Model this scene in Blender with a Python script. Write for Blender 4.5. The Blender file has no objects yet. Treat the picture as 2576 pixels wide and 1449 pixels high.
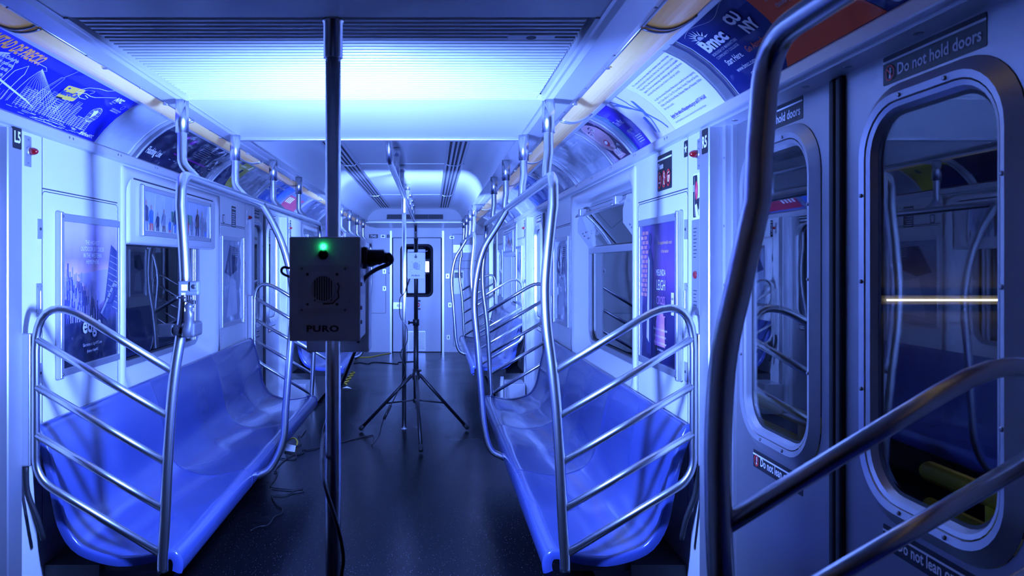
import bpy, bmesh, math, random
from mathutils import Vector, Matrix
from math import pi, sin, cos, sqrt
random.seed(7)
scene = bpy.context.scene
COL = scene.collection
CX, CZ, F, VX, VY = 0.25, 1.49, 1850.0, 1086.0, 665.0

# ---------------------------------------------------------------- materials
def new_mat(name):
    m = bpy.data.materials.new(name); m.use_nodes = True
    return m, m.node_tree, m.node_tree.nodes.get('Principled BSDF')

def mat(name, col, metallic=0.0, rough=0.5, coat=0.0, coat_rough=0.05, emis=None, estr=0.0, spec=0.5,
        bump=0.0, bscale=40.0, bstretch=None, rvar=0.0, rscale=8.0, cvar=0.0, cscale=6.0, trans=0.0, alpha=1.0, coat_bump=0.0, cbscale=6.0):
    m, nt, b = new_mat(name)
    N, L = nt.nodes, nt.links
    b.inputs['Base Color'].default_value = (*col, 1)
    b.inputs['Metallic'].default_value = metallic
    b.inputs['Roughness'].default_value = rough
    b.inputs['Coat Weight'].default_value = coat
    b.inputs['Coat Roughness'].default_value = coat_rough
    b.inputs['Specular IOR Level'].default_value = spec
    b.inputs['Transmission Weight'].default_value = trans
    b.inputs['Alpha'].default_value = alpha
    if emis:
        b.inputs['Emission Color'].default_value = (*emis, 1)
        b.inputs['Emission Strength'].default_value = estr
    tc = None
    def coords():
        nonlocal tc
        if tc is None:
            tc = N.new('ShaderNodeTexCoord')
        return tc.outputs['Object']
    def noise(scale, detail=3.0, stretch=None):
        n = N.new('ShaderNodeTexNoise'); n.inputs['Scale'].default_value = scale; n.inputs['Detail'].default_value = detail
        if stretch:
            mp = N.new('ShaderNodeMapping'); mp.inputs['Scale'].default_value = stretch
            L.new(coords(), mp.inputs['Vector']); L.new(mp.outputs['Vector'], n.inputs['Vector'])
        else:
            L.new(coords(), n.inputs['Vector'])
        return n.outputs['Fac']
    if bump > 0:
        bp = N.new('ShaderNodeBump'); bp.inputs['Strength'].default_value = bump; bp.inputs['Distance'].default_value = 0.01
        L.new(noise(bscale, 3.0, bstretch), bp.inputs['Height']); L.new(bp.outputs['Normal'], b.inputs['Normal'])
    if coat_bump > 0:
        bp = N.new('ShaderNodeBump'); bp.inputs['Strength'].default_value = coat_bump; bp.inputs['Distance'].default_value = 0.05
        L.new(noise(cbscale, 1.5, (1.0, 0.8, 1.0)), bp.inputs['Height']); L.new(bp.outputs['Normal'], b.inputs['Coat Normal'])
    if rvar > 0:
        mr = N.new('ShaderNodeMapRange'); mr.inputs['To Min'].default_value = max(0.02, rough - rvar); mr.inputs['To Max'].default_value = rough + rvar
        L.new(noise(rscale, 4.0, bstretch), mr.inputs['Value']); L.new(mr.outputs['Result'], b.inputs['Roughness'])
    if cvar > 0:
        mx = N.new('ShaderNodeMix'); mx.data_type = 'RGBA'
        mx.inputs[6].default_value = (*[c * (1 - cvar) for c in col], 1); mx.inputs[7].default_value = (*[min(1, c * (1 + cvar)) for c in col], 1)
        L.new(noise(cscale, 4.0), mx.inputs[0]); L.new(mx.outputs[2], b.inputs['Base Color'])
    return m

M = {}
M['wall'] = mat('melamine_white', (0.66, 0.66, 0.65), rough=0.32, spec=0.5, rvar=0.06, cvar=0.03)
M['frp'] = mat('fibreglass_white', (0.66, 0.66, 0.66), rough=0.22, coat=0.5, coat_rough=0.12, bump=0.05, bscale=5)
M['ceil'] = mat('ceiling_white', (0.62, 0.62, 0.61), rough=0.30, cvar=0.02)
M['steel'] = mat('brushed_steel', (0.60, 0.60, 0.62), metallic=0.80, rough=0.40, rvar=0.07, rscale=30, bstretch=(1, 1, 12), bump=0.02, bscale=60)
M['door_steel'] = mat('door_steel', (0.36, 0.36, 0.385), metallic=0.85, rough=0.40, rvar=0.06, rscale=40, bstretch=(1, 10, 1), bump=0.02, bscale=80)
M['tube'] = mat('polished_tube', (0.80, 0.80, 0.80), metallic=1.0, rough=0.27, bump=0.015, bscale=300, bstretch=(1, 1, 0.1))
M['alu'] = mat('aluminium_trim', (0.66, 0.66, 0.68), metallic=0.85, rough=0.35)
M['lightmetal'] = mat('painted_metal', (0.60, 0.60, 0.62), rough=0.35, metallic=0.3)
M['seat'] = mat('seat_plastic', (0.040, 0.062, 0.225), rough=0.24, coat=0.35, coat_rough=0.08, bump=0.04, bscale=9, cvar=0.08, cscale=3)
M['black'] = mat('black_plastic', (0.012, 0.012, 0.014), rough=0.38)
M['rubber'] = mat('black_rubber', (0.010, 0.010, 0.012), rough=0.6)
M['dark'] = mat('dark_metal', (0.035, 0.036, 0.04), rough=0.6)
M['seam'] = mat('panel_gap', (0.06, 0.06, 0.07), rough=0.8)
M['casing'] = mat('casing_paint', (0.82, 0.83, 0.84), rough=0.45, bump=0.03, bscale=120)
M['casing_plate'] = mat('casing_plate', (0.74, 0.75, 0.76), rough=0.4)
M['logo'] = mat('logo_ink', (0.05, 0.06, 0.08), rough=0.5)
M['lens'] = mat('diffuser_lens', (0.82, 0.62, 0.22), rough=0.35, coat=0.15, emis=(1.0, 0.74, 0.36), estr=0.13, cvar=0.10, cscale=5)  # covers are unlit; weak warm glow added as fill and for the beige look
M['glass'] = mat('window_glass', (0.85, 0.9, 0.92), rough=0.0, trans=1.0, spec=0.7)
M['white'] = mat('print_white', (0.85, 0.85, 0.85), rough=0.5)
M['print_grey'] = mat('print_grey', (0.45, 0.47, 0.52), rough=0.5)
M['print_black'] = mat('print_black', (0.012, 0.012, 0.015), rough=0.45)
M['print_red'] = mat('print_red', (0.75, 0.03, 0.02), rough=0.5)
M['redlens'] = mat('red_lens', (0.30, 0.006, 0.008), rough=0.12, coat=1.0)
M['yellow'] = mat('yellow_paint', (0.90, 0.72, 0.02), rough=0.30, coat=0.5)
M['yellowcable'] = mat('yellow_cable', (0.85, 0.6, 0.05), rough=0.45)
M['outside'] = mat('tunnel_wall', (0.05, 0.055, 0.07), rough=0.8, cvar=0.5, cscale=1.5)
M['screw'] = mat('screw_metal', (0.35, 0.35, 0.37), metallic=1.0, rough=0.4)
M['ledgreen'] = mat('green_led', (0.0, 0.5, 0.2), emis=(0.02, 1.0, 0.30), estr=11.0)
M['ledoff'] = mat('green_led_dark', (0.0, 0.06, 0.03), rough=0.2)
M['uv'] = mat('lamp_glass', (0.1, 0.1, 0.2), emis=(0.132, 0.255, 1.0), estr=1.0)
M['uv_far'] = mat('lamp_glass_far', (0.1, 0.1, 0.2), emis=(0.132, 0.255, 1.0), estr=1.0)
M['tubelight'] = mat('warm_tube', (0.9, 0.8, 0.5), emis=(1.0, 0.80, 0.42), estr=14.0)

def poster_mat(name, col, **k):
    d = dict(rough=0.6, spec=0.12, coat=0.55, coat_rough=0.035, coat_bump=0.55, cbscale=5.0)
    d.update(k); return mat(name, col, **d)
P = {}
def pm(key, col, **k):
    if key not in P: P[key] = poster_mat('print_' + key, col, **k)
    return P[key]

# floor: dark speckled rubber
m, nt, b = new_mat('speckled_rubber_floor')
N, L = nt.nodes, nt.links
tc = N.new('ShaderNodeTexCoord'); vo = N.new('ShaderNodeTexVoronoi'); vo.inputs['Scale'].default_value = 75; vo.feature = 'F1'
L.new(tc.outputs['Object'], vo.inputs['Vector'])
rp = N.new('ShaderNodeValToRGB'); rp.color_ramp.elements[0].position = 0.055; rp.color_ramp.elements[0].color = (0.50, 0.52, 0.58, 1)
rp.color_ramp.elements[1].position = 0.10; rp.color_ramp.elements[1].color = (0.006, 0.0065, 0.008, 1)
L.new(vo.outputs['Distance'], rp.inputs['Fac']); 
nz = N.new('ShaderNodeTexNoise'); nz.inputs['Scale'].default_value = 1.6; nz.inputs['Detail'].default_value = 5
L.new(tc.outputs['Object'], nz.inputs['Vector'])
mr = N.new('ShaderNodeMapRange'); mr.inputs['To Min'].default_value = 0.16; mr.inputs['To Max'].default_value = 0.34
L.new(nz.outputs['Fac'], mr.inputs['Value']); L.new(mr.outputs['Result'], b.inputs['Roughness'])
# scuffs
mp = N.new('ShaderNodeMapping'); mp.inputs['Scale'].default_value = (9, 1.2, 1); L.new(tc.outputs['Object'], mp.inputs['Vector'])
n2 = N.new('ShaderNodeTexNoise'); n2.inputs['Scale'].default_value = 2.0; n2.inputs['Detail'].default_value = 8; L.new(mp.outputs['Vector'], n2.inputs['Vector'])
bp = N.new('ShaderNodeBump'); bp.inputs['Strength'].default_value = 0.06; bp.inputs['Distance'].default_value = 0.02
L.new(n2.outputs['Fac'], bp.inputs['Height']); L.new(bp.outputs['Normal'], b.inputs['Normal'])
L.new(rp.outputs['Color'], b.inputs['Base Color']); b.inputs['Specular IOR Level'].default_value = 0.07
M['floor'] = m

# ---------------------------------------------------------------- mesh builder
WLOC = {}
class MB:
    def __init__(s, m=None):
        s.v = []; s.f = []; s.mi = []; s.sm = []; s.mats = []; s.cur = 0
        if m is not None: s.use(m)
    def use(s, m):
        if m not in s.mats: s.mats.append(m)
        s.cur = s.mats.index(m); return s
    def face(s, idx, smooth=False):
        s.f.append(tuple(idx)); s.mi.append(s.cur); s.sm.append(smooth)
    def add(s, verts, faces, smooth=False):
        o = len(s.v); s.v += [tuple(p) for p in verts]
        for f in faces: s.face([i + o for i in f], smooth)
        return s
    def box(s, x0, x1, y0, y1, z0, z1):
        x0, x1 = sorted((x0, x1)); y0, y1 = sorted((y0, y1)); z0, z1 = sorted((z0, z1))
        v = [(x, y, z) for z in (z0, z1) for y in (y0, y1) for x in (x0, x1)]
        return s.add(v, [(0, 2, 3, 1), (4, 5, 7, 6), (0, 1, 5, 4), (2, 6, 7, 3), (0, 4, 6, 2), (1, 3, 7, 5)])
    def bbox(s, x0, x1, y0, y1, z0, z1, bev=0.004, seg=2):
        x0, x1 = sorted((x0, x1)); y0, y1 = sorted((y0, y1)); z0, z1 = sorted((z0, z1))
        bm = bmesh.new()
        bmesh.ops.create_cube(bm, size=1.0)
        for v in bm.verts:
            v.co = Vector(((x0 + x1) / 2 + v.co.x * (x1 - x0), (y0 + y1) / 2 + v.co.y * (y1 - y0), (z0 + z1) / 2 + v.co.z * (z1 - z0)))
        bmesh.ops.bevel(bm, geom=list(bm.edges), offset=min(bev, 0.45 * min(x1 - x0, y1 - y0, z1 - z0)), segments=seg, profile=0.5, affect='EDGES')
        return s.bm(bm)
    def bm(s, bm, smooth=False):
        bm.verts.ensure_lookup_table(); bm.verts.index_update()
        vs = [tuple(v.co) for v in bm.verts]; fs = [[v.index for v in f.verts] for f in bm.faces]
        bm.free(); return s.add(vs, fs, smooth)
    def tube(s, pts, r, n=12, cap=True, squash=None):
        pts = [Vector(p) for p in pts]; rr = r if isinstance(r, (list, tuple)) else [r] * len(pts)
        o = len(s.v); t = (pts[1] - pts[0]).normalized()
        up = Vector((0, 0, 1)) if abs(t.z) < 0.9 else Vector((1, 0, 0))
        a = (up - t * up.dot(t)).normalized()
        for i, p in enumerate(pts):
            if i == 0: t = (pts[1] - pts[0])
            elif i == len(pts) - 1: t = pts[-1] - pts[-2]
            else: t = (pts[i + 1] - p).normalized() + (p - pts[i - 1]).normalized()
            t = t.normalized() if t.length > 1e-9 else Vector((0, 0, 1))
            a = (a - t * a.dot(t)); a = a.normalized() if a.length > 1e-9 else t.orthogonal().normalized()
            bb = t.cross(a)
            for k in range(n):
                an = 2 * pi * k / n; s.v.append(tuple(p + (a * cos(an) + bb * sin(an)) * rr[i]))
        for i in range(len(pts) - 1):
            for k in range(n):
                k2 = (k + 1) % n
                s.face((o + i * n + k, o + i * n + k2, o + (i + 1) * n + k2, o + (i + 1) * n + k), True)
        if cap:
            s.face([o + k for k in range(n)][::-1]); s.face([o + (len(pts) - 1) * n + k for k in range(n)])
        return s
    def cyl(s, p0, p1, r, n=16): return s.tube([p0, p1], r, n)
    def lathe(s, c, axis, prof, n=20):
        # prof: list of (distance along axis, radius)
        c = Vector(c); axis = Vector(axis).normalized(); a = axis.orthogonal().normalized(); bb = axis.cross(a); o = len(s.v)
        for (h, r) in prof:
            for k in range(n):
                an = 2 * pi * k / n; s.v.append(tuple(c + axis * h + (a * cos(an) + bb * sin(an)) * max(r, 1e-5)))
        for i in range(len(prof) - 1):
            for k in range(n):
                k2 = (k + 1) % n; s.face((o + i * n + k, o + i * n + k2, o + (i + 1) * n + k2, o + (i + 1) * n + k), True)
        s.face([o + k for k in range(n)][::-1]); s.face([o + (len(prof) - 1) * n + k for k in range(n)])
        return s
    def loops(s, loops, closed=True, smooth=False, cap0=False, cap1=False):
        # stitch equal-length vertex loops
        n = len(loops[0]); o = len(s.v)
        for lp in loops: s.v += [tuple(p) for p in lp]
        for i in range(len(loops) - 1):
            for k in range(n if closed else n - 1):
                k2 = (k + 1) % n; s.face((o + i * n + k, o + i * n + k2, o + (i + 1) * n + k2, o + (i + 1) * n + k), smooth)
        if cap0: s.face([o + k for k in range(n)][::-1])
        if cap1: s.face([o + (len(loops) - 1) * n + k for k in range(n)])
        return s
    def build(s, name, parent=None, m=None, loc=None):
        me = bpy.data.meshes.new(name)
        xs = [p[0] for p in s.v]; ys = [p[1] for p in s.v]; zs = [p[2] for p in s.v]
        if loc is None: loc = Vector(((min(xs) + max(xs)) / 2, (min(ys) + max(ys)) / 2, min(zs)))
        else: loc = Vector(loc)
        me.from_pydata([(p[0] - loc.x, p[1] - loc.y, p[2] - loc.z) for p in s.v], [], s.f)
        for mm in s.mats: me.materials.append(mm)
        me.polygons.foreach_set('material_index', s.mi); me.polygons.foreach_set('use_smooth', s.sm)
        me.update()
        bm = bmesh.new(); bm.from_mesh(me); bmesh.ops.recalc_face_normals(bm, faces=bm.faces); bm.to_mesh(me); bm.free()
        o = bpy.data.objects.new(name, me); COL.objects.link(o)
        WLOC[o] = loc
        if parent is not None:
            o.parent = parent; o.location = loc - WLOC[parent]
        else: o.location = loc
        return o

def tag(o, label=None, cat=None, group=None, kind=None):
    if label: o['label'] = label
    if cat: o['category'] = cat
    if group: o['group'] = group
    if kind: o['kind'] = kind
    return o
def thing(name, loc, label, cat, group=None, kind=None):
    o = bpy.data.objects.new(name, None); COL.objects.link(o); o.location = loc; WLOC[o] = Vector(loc)
    o.empty_display_size = 0.1
    return tag(o, label, cat, group, kind)
def ML(m): return MB(m)

def fillet(pts, rs, n=7):
    pts = [Vector(p) for p in pts]; out = [pts[0]]
    if not isinstance(rs, (list, tuple)): rs = [rs] * (len(pts) - 2)
    for i in range(1, len(pts) - 1):
        a, p, c = pts[i - 1], pts[i], pts[i + 1]; u = (a - p); w = (c - p)
        ang = u.angle(w); r = rs[i - 1]
        t = min(r / math.tan(ang / 2) if ang < pi - 1e-3 else 0, u.length * 0.49, w.length * 0.49)
        if t < 1e-4: out.append(p); continue
        p0 = p + u.normalized() * t; p1 = p + w.normalized() * t
        for k in range(n + 1):
            q = k / n; out.append(p0.lerp(p, q).lerp(p.lerp(p1, q), q))
    out.append(pts[-1]); return out
def catmull(pts, n=6):
    pts = [Vector(p) for p in pts]; P4 = [pts[0] * 2 - pts[1]] + pts + [pts[-1] * 2 - pts[-2]]; out = []
    for i in range(1, len(P4) - 2):
        a, b_, c, d = P4[i - 1:i + 3]
        for k in range(n):
            t = k / n
            out.append(0.5 * ((2 * b_) + (c - a) * t + (2 * a - 5 * b_ + 4 * c - d) * t * t + (3 * b_ - a - 3 * c + d) * t ** 3))
    out.append(pts[-1]); return out
def rrect(u0, u1, v0, v1, r, n=6):
    out = []
    for (cu, cv, a0) in ((u1 - r, v1 - r, 0), (u0 + r, v1 - r, 90), (u0 + r, v0 + r, 180), (u1 - r, v0 + r, 270)):
        for k in range(n + 1):
            a = math.radians(a0 + 90 * k / n); out.append((cu + r * cos(a), cv + r * sin(a)))
    return out

def plate_hole(mb, fmap, u0, u1, v0, v1, loop):
    # flat rectangle with a hole bounded by loop (counter clockwise list from rrect), exact corners
    cu = (min(p[0] for p in loop) + max(p[0] for p in loop)) / 2; cv = (min(p[1] for p in loop) + max(p[1] for p in loop)) / 2
    q = len(loop); out = []
    for (u, v) in loop:
        du, dv = u - cu, v - cv
        k = min(((u1 - cu) if du > 0 else (cu - u0)) / abs(du) if abs(du) > 1e-7 else 1e9, ((v1 - cv) if dv > 0 else (cv - v0)) / abs(dv) if abs(dv) > 1e-7 else 1e9)
        out.append((cu + du * k, cv + dv * k))
    for i in range(q):
        a, b, c, d = loop[i], loop[(i + 1) % q], out[(i + 1) % q], out[i]
        mb.add([fmap(*a), fmap(*b), fmap(*c), fmap(*d)], [(0, 1, 2, 3)])
        # if the two border points lie on different sides, add the corner
        def side_of(p):
            if abs(p[0] - u0) < 1e-6: return 'l'
            if abs(p[0] - u1) < 1e-6: return 'r'
            if abs(p[1] - v0) < 1e-6: return 'b'
            return 't'
        sd, sc = side_of(d), side_of(c)
        if {sd, sc} == {'l', 'r'} or {sd, sc} == {'t', 'b'}:
            if {sd, sc} == {'l', 'r'}:
                vv = v1 if d[1] > cv else v0; c1 = (u0 if sd == 'l' else u1, vv); c2 = (u0 if sc == 'l' else u1, vv)
            else:
                uu = u1 if d[0] > cu else u0; c1 = (uu, v0 if sd == 'b' else v1); c2 = (uu, v0 if sc == 'b' else v1)
            mb.add([fmap(*d), fmap(*c), fmap(*c2), fmap(*c1)], [(0, 1, 2, 3)])
        elif sd != sc:
            cu_ = u0 if 'l' in (sd, sc) else u1; cv_ = v0 if 'b' in (sd, sc) else v1
            mb.add([fmap(*d), fmap(*c), fmap(cu_, cv_)], [(0, 1, 2)])

# ---------------------------------------------------------------- flat art (print) helper
_tc = {}
def text_geo(s, bold=0.0, align='LEFT', spacing=1.0):
    key = (s, bold, align, spacing)
    if key in _tc: return _tc[key]
    cu = bpy.data.curves.new('t', 'FONT'); cu.body = s; cu.size = 1.0; cu.offset = bold; cu.align_x = align; cu.resolution_u = 2
    cu.fill_mode = 'BOTH'; cu.space_character = spacing
    ob = bpy.data.objects.new('t', cu); COL.objects.link(ob)
    dg = bpy.context.evaluated_depsgraph_get(); me = bpy.data.meshes.new_from_object(ob.evaluated_get(dg))
    vs = [(v.co.x, v.co.y) for v in me.vertices]; fs = [tuple(p.vertices) for p in me.polygons]
    bpy.data.objects.remove(ob); bpy.data.curves.remove(cu); bpy.data.meshes.remove(me)
    _tc[key] = (vs, fs); return _tc[key]

class Art:
    """2-D print: layers of shapes in (u,v) metres, later laid on a surface"""
    def __init__(s): s.l = []
    def poly(s, m, pts, lv=1):
        s.l.append((m, list(pts), [tuple(range(len(pts)))], lv)); return s
    def rect(s, m, u0, v0, u1, v1, lv=1): return s.poly(m, [(u0, v0), (u1, v0), (u1, v1), (u0, v1)], lv)
    def rrect(s, m, u0, v0, u1, v1, r, lv=1): return s.poly(m, rrect(u0, u1, v0, v1, r, 4), lv)
    def ell(s, m, cu, cv, ru, rv, lv=1, n=22, rot=0.0):
        c, q = cos(rot), sin(rot)
        return s.poly(m, [(cu + ru * cos(2 * pi * k / n) * c - rv * sin(2 * pi * k / n) * q, cv + ru * cos(2 * pi * k / n) * q + rv * sin(2 * pi * k / n) * c) for k in range(n)], lv)
    def ring(s, m, cu, cv, ru, rv, w, lv=2, n=24, rot=0.0):
        pts = [(cu + ru * cos(2 * pi * k / n) * cos(rot) - rv * sin(2 * pi * k / n) * sin(rot), cv + ru * cos(2 * pi * k / n) * sin(rot) + rv * sin(2 * pi * k / n) * cos(rot)) for k in range(n + 1)]
        return s.line(m, pts, w, lv)
    def line(s, m, pts, w, lv=2):
        vs = []; fs = []
        for i, p in enumerate(pts):
            a = pts[max(i - 1, 0)]; b = pts[min(i + 1, len(pts) - 1)]
            dx, dy = b[0] - a[0], b[1] - a[1]; L_ = math.hypot(dx, dy) or 1
            nx, ny = -dy / L_ * w / 2, dx / L_ * w / 2
            vs += [(p[0] + nx, p[1] + ny), (p[0] - nx, p[1] - ny)]
        for i in range(len(pts) - 1): fs.append((2 * i, 2 * i + 1, 2 * i + 3, 2 * i + 2))
        s.l.append((m, vs, fs, lv)); return s
    def text(s, m, t, u, v, size, sx=1.0, bold=0.0, align='LEFT', lv=2, shear=0.0, rot=0.0, spacing=1.0):
        vs, fs = text_geo(t, bold, align, spacing); c, q = cos(rot), sin(rot)
        o = []
        for (a, b) in vs:
            a2, b2 = (a + shear * b) * size * sx, b * size
            o.append((u + a2 * c - b2 * q, v + a2 * q + b2 * c))
        s.l.append((m, o, fs, lv)); return s
    def put(s, mb, fmap, cut=None, step=0.0007):
        for (m, vs, fs, lv) in s.l:
            bm = bmesh.new(); bv = [bm.verts.new((a, b, 0)) for a, b in vs]
            for f in fs:
                try: bm.faces.new([bv[i] for i in f])
                except ValueError: pass
            if cut:
                lo = min(b for a, b in vs); hi = max(b for a, b in vs); c = cut
                while c < hi:
                    if c > lo: bmesh.ops.bisect_plane(bm, geom=bm.verts[:] + bm.edges[:] + bm.faces[:], plane_co=(0, c, 0), plane_no=(0, 1, 0))
                    c += cut
            bm.verts.index_update(); mb.use(m)
            mb.add([fmap(v.co.x, v.co.y, step * lv) for v in bm.verts], [[v.index for v in f.verts] for f in bm.faces])
            bm.free()
        return mb
# ---------------------------------------------------------------- the car: x across, y along, z up
W = 1.21            # wall plane
DW = 1.27           # door leaf plane
RZ = 2.01           # bottom of the advertising cove
Y0, Y1 = -7.0, 12.5
BAYS = [(-7.0, 1.08), (2.60, 5.90), (7.42, 10.73), (12.24, 12.5)]
DOORS = [(1.84,), (6.66,), (11.485,)]
DOORS = [1.84, 6.66, 11.485]
LIGHTY = [-2.0, -0.65, 0.70, 2.03, 3.35, 4.70, 6.05, 7.40, 8.75, 10.10, 11.42, 12.48]
COVE = [(W - 0.004, RZ), (1.165, 2.062), (1.115, 2.112), (1.055, 2.156), (0.985, 2.190)]   # concave advertising cove
_cl = [0.0]
for i in range(4): _cl.append(_cl[-1] + math.hypot(COVE[i + 1][0] - COVE[i][0], COVE[i + 1][1] - COVE[i][1]))
CL = _cl[-1]
def cove_xz(v, off):
    v = max(0.0, min(CL, v))
    for i in range(4):
        if v <= _cl[i + 1] + 1e-9:
            t = (v - _cl[i]) / (_cl[i + 1] - _cl[i]); a, b = COVE[i], COVE[i + 1]
            x = a[0] + (b[0] - a[0]) * t; z = a[1] + (b[1] - a[1]) * t
            # smooth normal
            ang = math.radians(45 + (v / CL - 0.5) * 22); nx, nz = -sin(ang), -cos(ang) * 0 - 0
            dx, dz = b[0] - a[0], b[1] - a[1]; l_ = math.hypot(dx, dz)
            return x - dz / l_ * off, z + dx / l_ * off
    return COVE[-1]
def cove_map(side, yref):
    def f(u, v, off):
        x, z = cove_xz(v, off); return (side * x, yref + (u if side < 0 else -u), z)
    return f
def wall_map(side, yref, zref, X=W):
    def f(u, v, off): return (side * (X - off), yref + (u if side < 0 else -u), zref + v)
    return f
SN = {-1: 'left', 1: 'right'}

# floor
mb = ML(M['floor']); mb.box(-1.32, 1.32, Y0 - 0.1, Y1 + 0.08, -0.06, 0.0)
tag(mb.build('floor'), 'dark navy speckled rubber floor of the train car', 'floor', kind='structure')

# walls with window openings
def wall_bay(mb, side, ya, yb, hole=None):
    X0, X1 = side * W, side * (W + 0.05)
    if hole:
        h0, h1, hz0, hz1 = hole
        mb.box(X0, X1, ya, h0, 0, RZ); mb.box(X0, X1, h1, yb, 0, RZ)
        mb.box(X0, X1, h0, h1, 0, hz0); mb.box(X0, X1, h0, h1, hz1, RZ)
    else: mb.box(X0, X1, ya, yb, 0, RZ)
WIN = {1: 4.25, 2: 9.08}
HZ0, HZ1, HHW = 0.875, 1.945, 0.785
def seam_line(mb, side, pts, w=0.004):
    fm = wall_map(side, 0, 0)
    a = Art(); a.line(M['seam'], [((p[0] if side < 0 else -p[0]), p[1]) for p in pts], w, 1); a.put(mb, fm, step=0.0006)
for side in (-1, 1):
    mb = ML(M['wall'])
    wall_bay(mb, side, BAYS[0][0], BAYS[0][1])
    for b_ in (1, 2): wall_bay(mb, side, BAYS[b_][0], BAYS[b_][1], (WIN[b_] - HHW, WIN[b_] + HHW, HZ0, HZ1))
    wall_bay(mb, side, BAYS[3][0], BAYS[3][1])
    # access panel joints: a hinged panel either side of each window
    for b_ in (1, 2):
        ya, yb = BAYS[b_]; c = WIN[b_]
        for (p, q, edge) in ((ya + 0.155, c - HHW - 0.05, ya), (yb - 0.155, c + HHW + 0.05, yb)):
            seam_line(mb, side, [(p, 0.5), (p, RZ - 0.03)])
            seam_line(mb, side, [(p, 1.775), (q, 1.775)], 0.005)
            lo, hi = sorted((p + (0.0), q)); 
            r = rrect(lo, hi, 0.86, 1.765, 0.02, 3); seam_line(mb, side, r + [r[0]], 0.0035)
            # piano hinge beads
            for k in range(36):
                z = 0.90 + k * 0.024
                mb.use(M['alu']); mb.box(side * (W), side * (W - 0.0025), q - 0.003, q + 0.003, z, z + 0.016)
    o = mb.build('wall_' + SN[side]); tag(o, 'white panelled side wall on the %s of the car' % SN[side], 'wall', kind='structure')

# end walls
DHW, DTOP = 0.405, 1.935
mb = ML(M['wall'])
mb.box(-1.30, -DHW - 0.03, Y1, Y1 + 0.06, 0, 2.4); mb.box(DHW + 0.03, 1.30, Y1, Y1 + 0.06, 0, 2.4); mb.box(-DHW - 0.03, DHW + 0.03, Y1, Y1 + 0.06, DTOP + 0.01, 2.4)
fe = lambda u, v, off: (u, Y1 - off, v)
a = Art()
for r in (rrect(-1.06, -0.53, 0.66, 1.72, 0.02, 3), rrect(0.60, 1.16, 1.55, 2.0, 0.015, 3), rrect(0.62, 1.16, 0.10, 1.42, 0.015, 3)):
    a.line(M['seam'], r + [r[0]], 0.006, 1)
a.put(mb, fe, step=0.001)
mb.use(M['alu'])
for x in (-0.93, -0.68): pass
mb.box(-DHW - 0.055, -DHW - 0.02, Y1 - 0.014, Y1, 0, 2.06); mb.box(DHW + 0.02, DHW + 0.055, Y1 - 0.014, Y1, 0, 2.06)
tag(mb.build('wall_back'), 'pale blue end wall of the car around the end door', 'wall', kind='structure')
mb = ML(M['wall']); mb.box(-1.30, 1.30, Y0 - 0.06, Y0, 0, 2.4)
tag(mb.build('wall_front'), 'white end wall behind the camera', 'wall', kind='structure')

# cove, trim and ceiling
for side in (-1, 1):
    s = side; mb = ML(M['lightmetal'])
    prof = COVE + [(0.985, 2.215), (1.12, 2.20), (1.27, 2.06), (1.27, RZ)]
    for (ya, yb) in ((Y0, Y1),):
        mb.loops([[(s * x, ya, z) for x, z in prof], [(s * x, yb, z) for x, z in prof]], cap0=True, cap1=True)
    o = mb.build('trim_1' if s < 0 else 'trim_2')
    tag(o, 'curved metal advertising cove along the %s ceiling edge' % SN[s], 'trim', kind='structure')
    mb = ML(M['lightmetal'])
    # rail below the cove with rivets, header over doors
    mb.bbox(s * 1.178, s * 1.224, Y0, Y1, 1.966, 2.006, 0.006)
    mb.bbox(s * 0.972, s * 1.0, Y0, Y1, 2.172, 2.196, 0.004)
    for d in DOORS:
        mb.box(s * 1.20, s * 1.34, d - 0.76, d + 0.76, 1.958, 2.0)
        mb.use(M['screw'])
        for k in (-0.55, -0.35, -0.1, 0.1, 0.35, 0.55): mb.lathe((s * 1.235, d + k, 1.9585), (0, 0, -1), [(0, 0.011), (0.002, 0.009), (0.002, 0.004), (0.0005, 0.003)], 12)
        mb.use(M['lightmetal'])
    mb.use(M['screw'])
    for b_ in (1, 2):
        for k in range(7):
            y = BAYS[b_][0] + 0.3 + k * 0.45
            for dy in (0, 0.03): mb.lathe((s * 1.1785, y + dy, 1.99), (-s, 0, 0), [(0, 0.006), (0.0015, 0.005)], 8)
    tag(mb.build('trim_3' if s < 0 else 'trim_4'), 'riveted white rail and door header under the %s advertising cove' % SN[s], 'trim', kind='structure')
    # slanted metal strip between light and ceiling
    mb = ML(M['lightmetal'])
    prof = [(0.835, 2.150), (0.80, 2.128), (0.672, 2.106), (0.672, 2.112), (0.80, 2.15), (0.835, 2.17)]
    mb.loops([[(s * x, Y0, z) for x, z in prof], [(s * x, Y1, z) for x, z in prof]], cap0=True, cap1=True)
    mb.use(M['screw'])
    y = 1.0
    while y < 12.3:
        mb.lathe((s * 0.81, y, 2.1325), (0.2 * -s, 0, -1), [(0, 0.006), (0.002, 0.004)], 8); y += 0.42
    tag(mb.build('trim_5' if s < 0 else 'trim_6'), 'slanted metal strip between the %s lights and the ceiling' % SN[s], 'trim', kind='structure')

# ceiling: low flat panels over the door areas, vault between
LOW_END, LOW2 = 3.63, 10.8
mb = ML(M['ceil'])
CZL, CZH = 2.108, 2.325
def slab(x0, x1, y0, y1, z=CZL): mb.box(x0, x1, y0, y1, z, z + 0.02)
VY0, VY1, VX_ = 1.84, 2.76, 0.672
slab(-0.705, 0.705, Y0, VY0); slab(-0.705, 0.705, VY1, LOW_END); slab(-0.705, -VX_, VY0, VY1); slab(VX_, 0.705, VY0, VY1)
slab(-0.705, 0.705, LOW2, Y1)
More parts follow.
